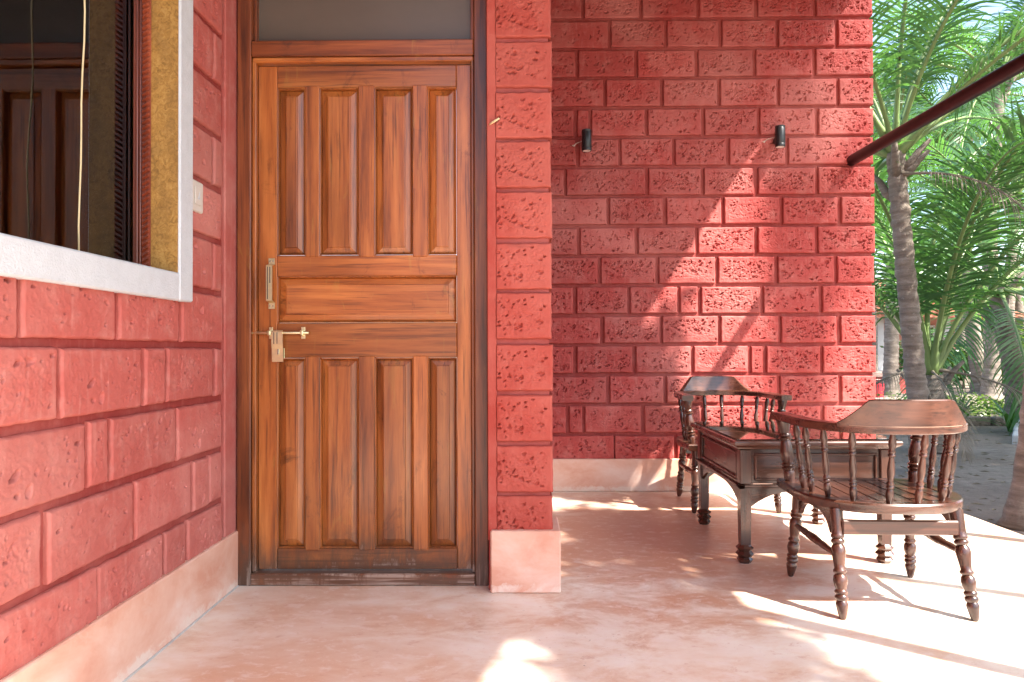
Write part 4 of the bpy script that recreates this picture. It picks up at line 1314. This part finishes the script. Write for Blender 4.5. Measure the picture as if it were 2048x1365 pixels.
# palms further back
palm(10.3, 15.8, G, [(0, 0, 0), (0.1, 0, 1.5), (0.0, 0, 4.0), (0.3, 0, 7.0)], 0.17, 0.13, 14, 4.2, 'pale far palm trunk standing behind the bright ground cover', 52, ELV)
palm(7.6, 11.0, G, [(0, 0, 0), (-0.05, 0, 0.8), (-0.25, 0, 1.6), (-0.28, 0, 2.1)], 0.15, 0.13, 14, 3.4, 'leaning dark palm with a drooping frond left of the edge trunk', 57, [70, 50, 35, 20, 5, -15, -25],
     az=[200, 160, 120, 60, 20, 300, 250, 180, 140, 100, 40, 330, 280, 220])
palm(11.9, 18.6, G, [(0, 0, 0), (-0.2, 0, 1.6), (-0.35, 0, 3.4), (-0.6, 0, 6.5)], 0.19, 0.14, 14, 4.2, 'far leaning palm trunk beside the tiled hut roof', 63, ELV)
FAR = [(9.0, 17.5, 6.5), (13.5, 22.0, 7.5), (15.5, 23.0, 6.0), (16.5, 27.0, 8.0), (19.5, 28.0, 7.0), (14.0, 28.5, 8.5), (22.0, 33.0, 8.0), (18.0, 34.0, 9.0), (24.5, 30.0, 7.0), (10.5, 21.5, 7.6), (14.2, 17.2, 6.6)]
for i, (x, y, h) in enumerate(FAR):
    lean = rng.uniform(-0.6, 0.6)
    palm(x, y, G, [(0, 0, 0), (lean * 0.2, 0, h * 0.3), (lean * 0.6, 0.1, h * 0.65), (lean, 0.1, h)], 0.17, 0.13, 15, 4.0,
         'tall palm among the crowded grove in the distance beyond the hut', 70 + i, ELV, group='palms of the distant grove', boots=0)
palm(6.7, 0.9, G, [(0, 0, 0), (0.1, 0, 3.0), (0.05, 0.1, 7.0), (-0.1, 0.1, 12.6)], 0.17, 0.12, 8, 3.2, 'unseen very tall palm right of the porch, placed to dapple the back wall', 95, ELV, boots=0)  # unseen palm added for soft dapple on the upper back wall
# unseen trees placed outside the picture to shade porch, back wall and yard
def leafy_tree(name, label, x, y, h, crown, n, seed, size, mat='shade_leaf', cat='tree', trunk_r=0.05):
    rs = np.random.RandomState(seed); rr = random.Random(seed)
    t = empty(name, (x, y, G)); tag(t, label, cat)
    b = MB(); tops = []
    c0 = Vector(crown[0]) - Vector((x, y, G))
    b.tube([(0, 0, 0), (c0.x * 0.3, c0.y * 0.3, c0.z * 0.45), (c0.x * 0.8, c0.y * 0.8, c0.z * 0.8), tuple(c0)], [trunk_r, trunk_r * 0.8, trunk_r * 0.6, trunk_r * 0.2], 9)
    sz = Vector(crown[1])
    for k in range(7):
        d = Vector((rr.uniform(-1, 1) * sz.x, rr.uniform(-1, 1) * sz.y, rr.uniform(-0.6, 0.9) * sz.z)) * 0.8
        b.tube([(c0.x * 0.6, c0.y * 0.6, c0.z * 0.68), tuple(c0 + d * 0.5), tuple(c0 + d)], [trunk_r * 0.4, trunk_r * 0.25, trunk_r * 0.1], 6)
    b.build('trunk', M['bark'], t, smooth=True)
    cl = []
    nc = max(6, n // 45)
    cc = rs.normal(size=(nc, 3)); cc /= np.linalg.norm(cc, axis=1)[:, None]; cc *= rs.rand(nc, 1) ** 0.4
    cc = cc * np.array(sz) + np.array(c0)
    which = rs.randint(0, nc, n)
    ctr = cc[which] + rs.normal(size=(n, 3)) * np.array(sz) * 0.20
    v = []; f = []
    for p in ctr:
        a = rs.rand() * 6.283; tl = rs.uniform(-0.9, 0.5)
        d = Vector((math.cos(a) * math.cos(tl), math.sin(a) * math.cos(tl), math.sin(tl)))
        w = d.cross(Vector((rs.normal(), rs.normal(), rs.normal() + 0.6))).normalized()
        L_ = size * rs.uniform(0.7, 1.3); p = Vector(p); k = len(v)
        nrm = d.cross(w)
        v += [tuple(p), tuple(p + d * L_ * 0.45 + w * L_ * 0.24 + nrm * L_ * 0.05), tuple(p + d * L_ - nrm * L_ * 0.12), tuple(p + d * L_ * 0.45 - w * L_ * 0.24 + nrm * L_ * 0.05)]
        f += [(k, k + 1, k + 2), (k, k + 2, k + 3)]
    me = bpy.data.meshes.new('foliage'); me.from_pydata(v, [], f); me.update()
    link('crown', me, M[mat], t)
    return t
for x, y, h, lab, sd in ((7.0, 4.7, 3.9, 'unseen broad leafy tree placed to shade the yard, level with the back wall', 31), (8.4, 6.2, 4.3, 'unseen broad leafy tree placed to shade the yard beyond the edge trunk', 32), (6.6, 3.3, 3.6, 'unseen broad leafy tree placed to shade the yard, level with the near armchair', 33), (9.8, 8.0, 4.4, 'unseen broad leafy tree placed to shade the yard, level with the planted bed', 34)):
    leafy_tree('unseen_shade_tree', lab, x, y, h, ((x, y, h), (1.25, 1.25, 0.85)), 3600, sd, 0.26, trunk_r=0.12)  # unseen crowns added to throw shade on the yard ground
leafy_tree('unseen_shade_tree', 'unseen small leafy tree beside the porch edge, placed to shade the near floor', 3.1, 0.35, 3.6, ((2.86, 0.55, 3.75), (0.30, 0.60, 0.40)), 2600, 5, 0.15)  # unseen crown sized to shade the near porch floor
leafy_tree('unseen_shade_tree', 'unseen slender leafy tree by the porch eave, placed to shade the floor beyond the post', 3.3, 1.9, 3.6, ((2.85, 1.75, 3.7), (0.28, 0.55, 0.32)), 1300, 6, 0.14)  # unseen crown placed for more shade on the porch floor

leafy_tree('unseen_shade_tree', 'unseen thin leafy tree beside the porch edge, added to shade the lower back wall', 3.3, 3.0, 3.6, ((2.74, 3.05, 3.72), (0.26, 0.34, 0.32)), 1700, 9, 0.13)  # unseen crown added to shade the lower left of the back wall

# ------------------------------------------------------------------ plants on the yard
lv = {}
def strap_leaf(L, lift, droop, w, seed):
    b = MB(); n = 7; q = Vector((0, 0, 0))
    for j in range(n + 1):
        s = j / n
        a = R(lift) - R(droop) * s ** 1.5
        ww = w * (0.6 + 0.6 * math.sin(math.pi * min(1, s * 0.9 + 0.12))) * (1 - s ** 4) + 0.001
        b.v += [(q.x, -ww, q.z + 0.25 * ww), (q.x, 0, q.z), (q.x, ww, q.z + 0.25 * ww)]
        q = q + Vector((math.cos(a), 0, math.sin(a))) * (L / n)
    for j in range(n):
        for k in (0, 1):
            o_ = j * 3 + k
            b.f.append((o_, o_ + 1, o_ + 4, o_ + 3))
    me = bpy.data.meshes.new('leaf'); me.from_pydata(b.v, [], b.f); me.update()
    me.polygons.foreach_set('use_smooth', [True] * len(me.polygons)); me.materials.append(M['lily'])
    return me
LEAVES = [strap_leaf(0.75, 72, 70, 0.026, 1), strap_leaf(0.85, 55, 85, 0.028, 2), strap_leaf(0.65, 38, 75, 0.026, 3), strap_leaf(0.6, 82, 30, 0.03, 4)]
def lily(x, y, label, sc, seed, n=16, up=False):
    rs = random.Random(seed)
    t = empty('strap_leaf_plant', (x, y, G)); tag(t, label, 'plant', 'strap leaved plants edging the bed')
    for i in range(n):
        me = LEAVES[3] if up and i % 2 else LEAVES[rs.randrange(3)]
        s = sc * rs.uniform(0.75, 1.15)
        link('leaf', me, None, t, loc=(rs.uniform(-0.04, 0.04), rs.uniform(-0.04, 0.04), 0), rot=(0, rs.uniform(-0.15, 0.15), R(137.5 * i + rs.uniform(-20, 20))), scale=(s, s, s))
lily(6.42, 10.6, 'upright strap leaved plant standing behind the chair crest', 0.85, 1, 12, True)
lily(6.75, 9.9, 'low arching strap leaved plant next to the chair arm', 0.85, 2)
lily(7.35, 10.0, 'broad arching strap leaved plant in the middle of the bed edge', 1.0, 3, 18)
lily(7.9, 10.3, 'arching strap leaved plant close to the edge trunk', 0.8, 4)
lily(5.35, 9.2, 'strap leaved plant showing below the wall corner and chair', 0.9, 5)
lily(8.6, 10.5, 'strap leaved plant at the far right end of the bed', 0.9, 6)

rs = np.random.RandomState(3)
N = 6500
cx = rs.uniform(6.6, 11.5, N); cy = 11.0 + rs.uniform(0, 1, N) ** 1.0 * 2.6
hh = 0.16 + 0.16 * perlin(cx * 1.3, cy * 1.3, 8)
v = []; f = []
for x, y, h in zip(cx, cy, hh):
    z = G + rs.uniform(0.02, 1.0) * max(0.06, h * 1.7)
    a = rs.rand() * 6.283; s = rs.uniform(0.04, 0.085)
    d = Vector((math.cos(a), math.sin(a), rs.uniform(-0.3, 0.7))).normalized(); w = d.cross(Vector((rs.normal() * 0.4, rs.normal() * 0.4, 1))).normalized()
    p = Vector((x, y, z)); k = len(v)
    v += [tuple(p), tuple(p + d * s * 0.5 + w * s * 0.35), tuple(p + d * s), tuple(p + d * s * 0.5 - w * s * 0.35)]
    f.append((k, k + 1, k + 2, k + 3))
me = bpy.data.meshes.new('ground_cover'); me.from_pydata(v, [], f); me.update()
tag(link('ground_cover', me, M['cover']), 'bright yellow green ground cover filling the bed', 'ground cover', kind='stuff')

leafy_tree('shrub', 'sunlit light green shrub beyond the bed, left of the edge trunk', 12.6, 17.5, 1.4, ((12.6, 17.5, 0.9), (0.9, 0.7, 0.8)), 2200, 15, 0.16, 'cover', 'shrub', 0.03)
leafy_tree('shrub', 'mid green shrub in front of the hut wall', 11.3, 20.0, 1.4, ((11.3, 20.0, 0.7), (0.9, 0.6, 0.7)), 1500, 16, 0.16, 'bush', 'shrub', 0.03)
leafy_tree('shrub', 'dark green shrub at the foot of the far leaning palm', 12.6, 20.5, 1.2, ((12.7, 20.5, 0.5), (0.9, 0.6, 0.5)), 1300, 17, 0.15, 'bush', 'shrub', 0.03)
leafy_tree('shrub', 'bright shrub at the right beyond the ground cover', 15.0, 19.5, 1.6, ((15.0, 19.5, 0.9), (1.3, 0.8, 0.9)), 2600, 18, 0.16, 'cover', 'shrub', 0.03)

# far wood as one mass
N = 52000
a = rs.uniform(0.25, 4.9, N); d = rs.uniform(33, 60, N)
x = np.sin(a) * d; y = np.cos(a) * d
top = 4.2 + 3.0 * perlin(a * 22, d * 0.05, 12) + 2.0 * perlin(a * 70, d * 0.1, 13)
z = G + rs.rand(N) ** 0.8 * np.maximum(2.5, top)
v = []; f = []
for p in zip(x, y, z):
    p = Vector(p); k = len(v); s = rs.uniform(0.25, 0.6)
    dv = Vector((rs.normal(), rs.normal(), rs.normal() * 0.6)).normalized(); w = dv.cross(Vector((rs.normal(), rs.normal(), rs.normal()))).normalized()
    v += [tuple(p), tuple(p + dv * s * 0.5 + w * s * 0.3), tuple(p + dv * s), tuple(p + dv * s * 0.5 - w * s * 0.3)]
    f.append((k, k + 1, k + 2, k + 3))
me = bpy.data.meshes.new('far_wood'); me.from_pydata(v, [], f); me.update()
tag(link('far_wood', me, M['bush']), 'distant mass of green trees closing off the yard', 'wood', kind='stuff')

# fallen leaf litter and pebbles, uncountable
N = 1500
v = []; f = []
for i in range(N):
    x = rs.uniform(2.7, 9.5); y = rs.uniform(3.0, 11.0)
    if x < 2.75 and y < 5.6: continue
    a = rs.rand() * 6.283; s = rs.uniform(0.015, 0.05); k = len(v); z = G + 0.03
    c_, s_ = math.cos(a) * s, math.sin(a) * s
    v += [(x - c_, y - s_, z), (x + s_ * 0.4, y - c_ * 0.4, z + 0.012), (x + c_, y + s_, z + 0.004), (x - s_ * 0.4, y + c_ * 0.4, z + 0.014)]
    f.append((k, k + 1, k + 2, k + 3))
me = bpy.data.meshes.new('leaf_litter'); me.from_pydata(v, [], f); me.update()
tag(link('leaf_litter', me, M['frond_dry']), 'dry leaf litter scattered over the sandy yard', 'leaf litter', kind='stuff')

# ------------------------------------------------------------------ hut, low wall, kerb, bucket
ht = empty('tiled_hut', (12.0, 25.0, G))
tag(ht, 'low hut with red tiled roof among the palms', 'hut')
def hbox(name, mat, x0, x1, y0, y1, z0, z1, parent=None, bev=0.0):
    b = MB(); b.box(x0, x1, y0, y1, z0, z1, bev); return b.build(name, mat, parent or ht)
hbox('wall', M['hut_wall'], -2.6, 3.6, 0, 4.0, 0, 2.35)
hbox('plinth', M['hut_white'], -2.8, 3.8, -1.2, 4.1, 0, 0.45)
d_ = hbox('door', M['hut_dark'], -0.4, 0.6, -0.03, 0.02, 0.46, 2.1)
for x in (1.4, -1.9):
    w_ = hbox('window', M['hut_white'], x, x + 1.0, -0.04, 0.02, 1.0, 1.95)
    hbox('pane', M['hut_dark'], x + 0.1, x + 0.9, -0.06, -0.041, 1.1, 1.85, w_)
for x in (-2.6, 0.0, 2.2, 3.6):
    hbox('post', M['hut_white'], x - 0.1, x + 0.1, -1.1, -0.9, 0.45, 2.2)
b = MB()
rid = [(-1.0, 2.0, 3.75), (2.0, 2.0, 3.75)]; ev = [(-3.4, -1.7, 2.25), (4.4, -1.7, 2.25), (4.4, 5.0, 2.25), (-3.4, 5.0, 2.25)]
vv = [rid[0], rid[1]] + ev
vv2 = [(x, y, z - 0.10) for x, y, z in vv]
b.add(vv + vv2, [(2, 3, 1, 0), (3, 4, 1), (4, 5, 0, 1), (5, 2, 0), (8, 6, 7, 9), (9, 7, 10), (10, 7, 6, 11), (11, 6, 8), (2, 8, 9, 3), (3, 9, 10, 4), (4, 10, 11, 5), (5, 11, 8, 2)])
roof = b.build('roof', M['tile'], ht)
# rows of tiles along the front slope, joined
tl = MB()
for r in range(11):
    u0 = r / 11
    zz = 2.25 + 1.5 * u0; yy = -1.7 + 3.7 * u0
    xl = -3.4 + 2.4 * u0; xr = 4.4 - 2.4 * u0
    x = xl
    while x < xr - 0.2:
        tl.prism([(x, zz + 0.03), (x + 0.1, zz + 0.075), (x + 0.2, zz + 0.03)], yy - 0.03, yy + 0.36, 'y', Matrix.Translation((0, 0, 0)))
        x += 0.24
tag(tl.build('tile_rows', M['tile'], roof), kind='stuff')

lo = empty('low_wall', (9.35, 18.2, G)); tag(lo, 'low red plinth wall with pale coping beyond the wall corner', 'wall')
hbox('body', M['red'], -2.2, 0.45, 0, 0.4, 0, 0.42, lo); hbox('coping', M['cement'], -2.25, 0.5, -0.04, 0.44, 0.421, 0.56, lo, 0.02)
bk = empty('bucket', (8.35, 16.8, G)); tag(bk, 'small red plastic bucket beside the wall corner in the yard', 'bucket')
b = MB(); b.lathe([(0.11, 0.0), (0.14, 0.30), (0.15, 0.30), (0.15, 0.325), (0.135, 0.325), (0.105, 0.02)], 20, cap=False); b.v.append((0, 0, 0.004)); b.build('pail', M['bucket'], bk, auto=40)
b = MB(); b.tube([(0.15 * math.cos(t_), 0, 0.31 + 0.12 * math.sin(t_)) for t_ in [math.pi * k / 12 for k in range(13)]], 0.005, 6); b.build('bail', M['steel_dark'], bk, smooth=True)
for i in range(4):
    y = 8.75 + i * 0.46
    x = 6.02 + i * 0.33 + 0.02 * math.sin(i * 2.1)
    b = MB(); b.box(-0.045, 0.045, -0.26, 0.26, 0, 0.13, 0.012)
    k = b.build('kerb_stone', M['kerb'], None, loc=(x, y, G - 0.01), rot=(0.02 * math.sin(i), 0.03 * math.cos(i * 3), -0.62 + 0.04 * math.sin(i * 1.7)))
    tag(k, ('nearest', 'second nearest', 'third nearest', 'farthest')[i] + ' whitewashed kerb stone of the short row left of the edge trunk', 'kerb stone', 'whitewashed kerb stones')
for i in range(6):
    b = MB(); b.box(-0.22, 0.22, -0.07, 0.07, 0, 0.15, 0.02)
    k = b.build('edging_stone', M['soil'], None, loc=(6.3 + i * 0.47, 10.75 + 0.03 * math.sin(i * 2), G - 0.02), rot=(0, 0.03 * math.sin(i * 3), 0.05 * math.cos(i * 2)))
    tag(k, ('first', 'second', 'third', 'fourth', 'fifth', 'last')[i] + ' earth stained edging stone of the planted bed, counted from the chair crest', 'edging stone', 'stones edging the bed')
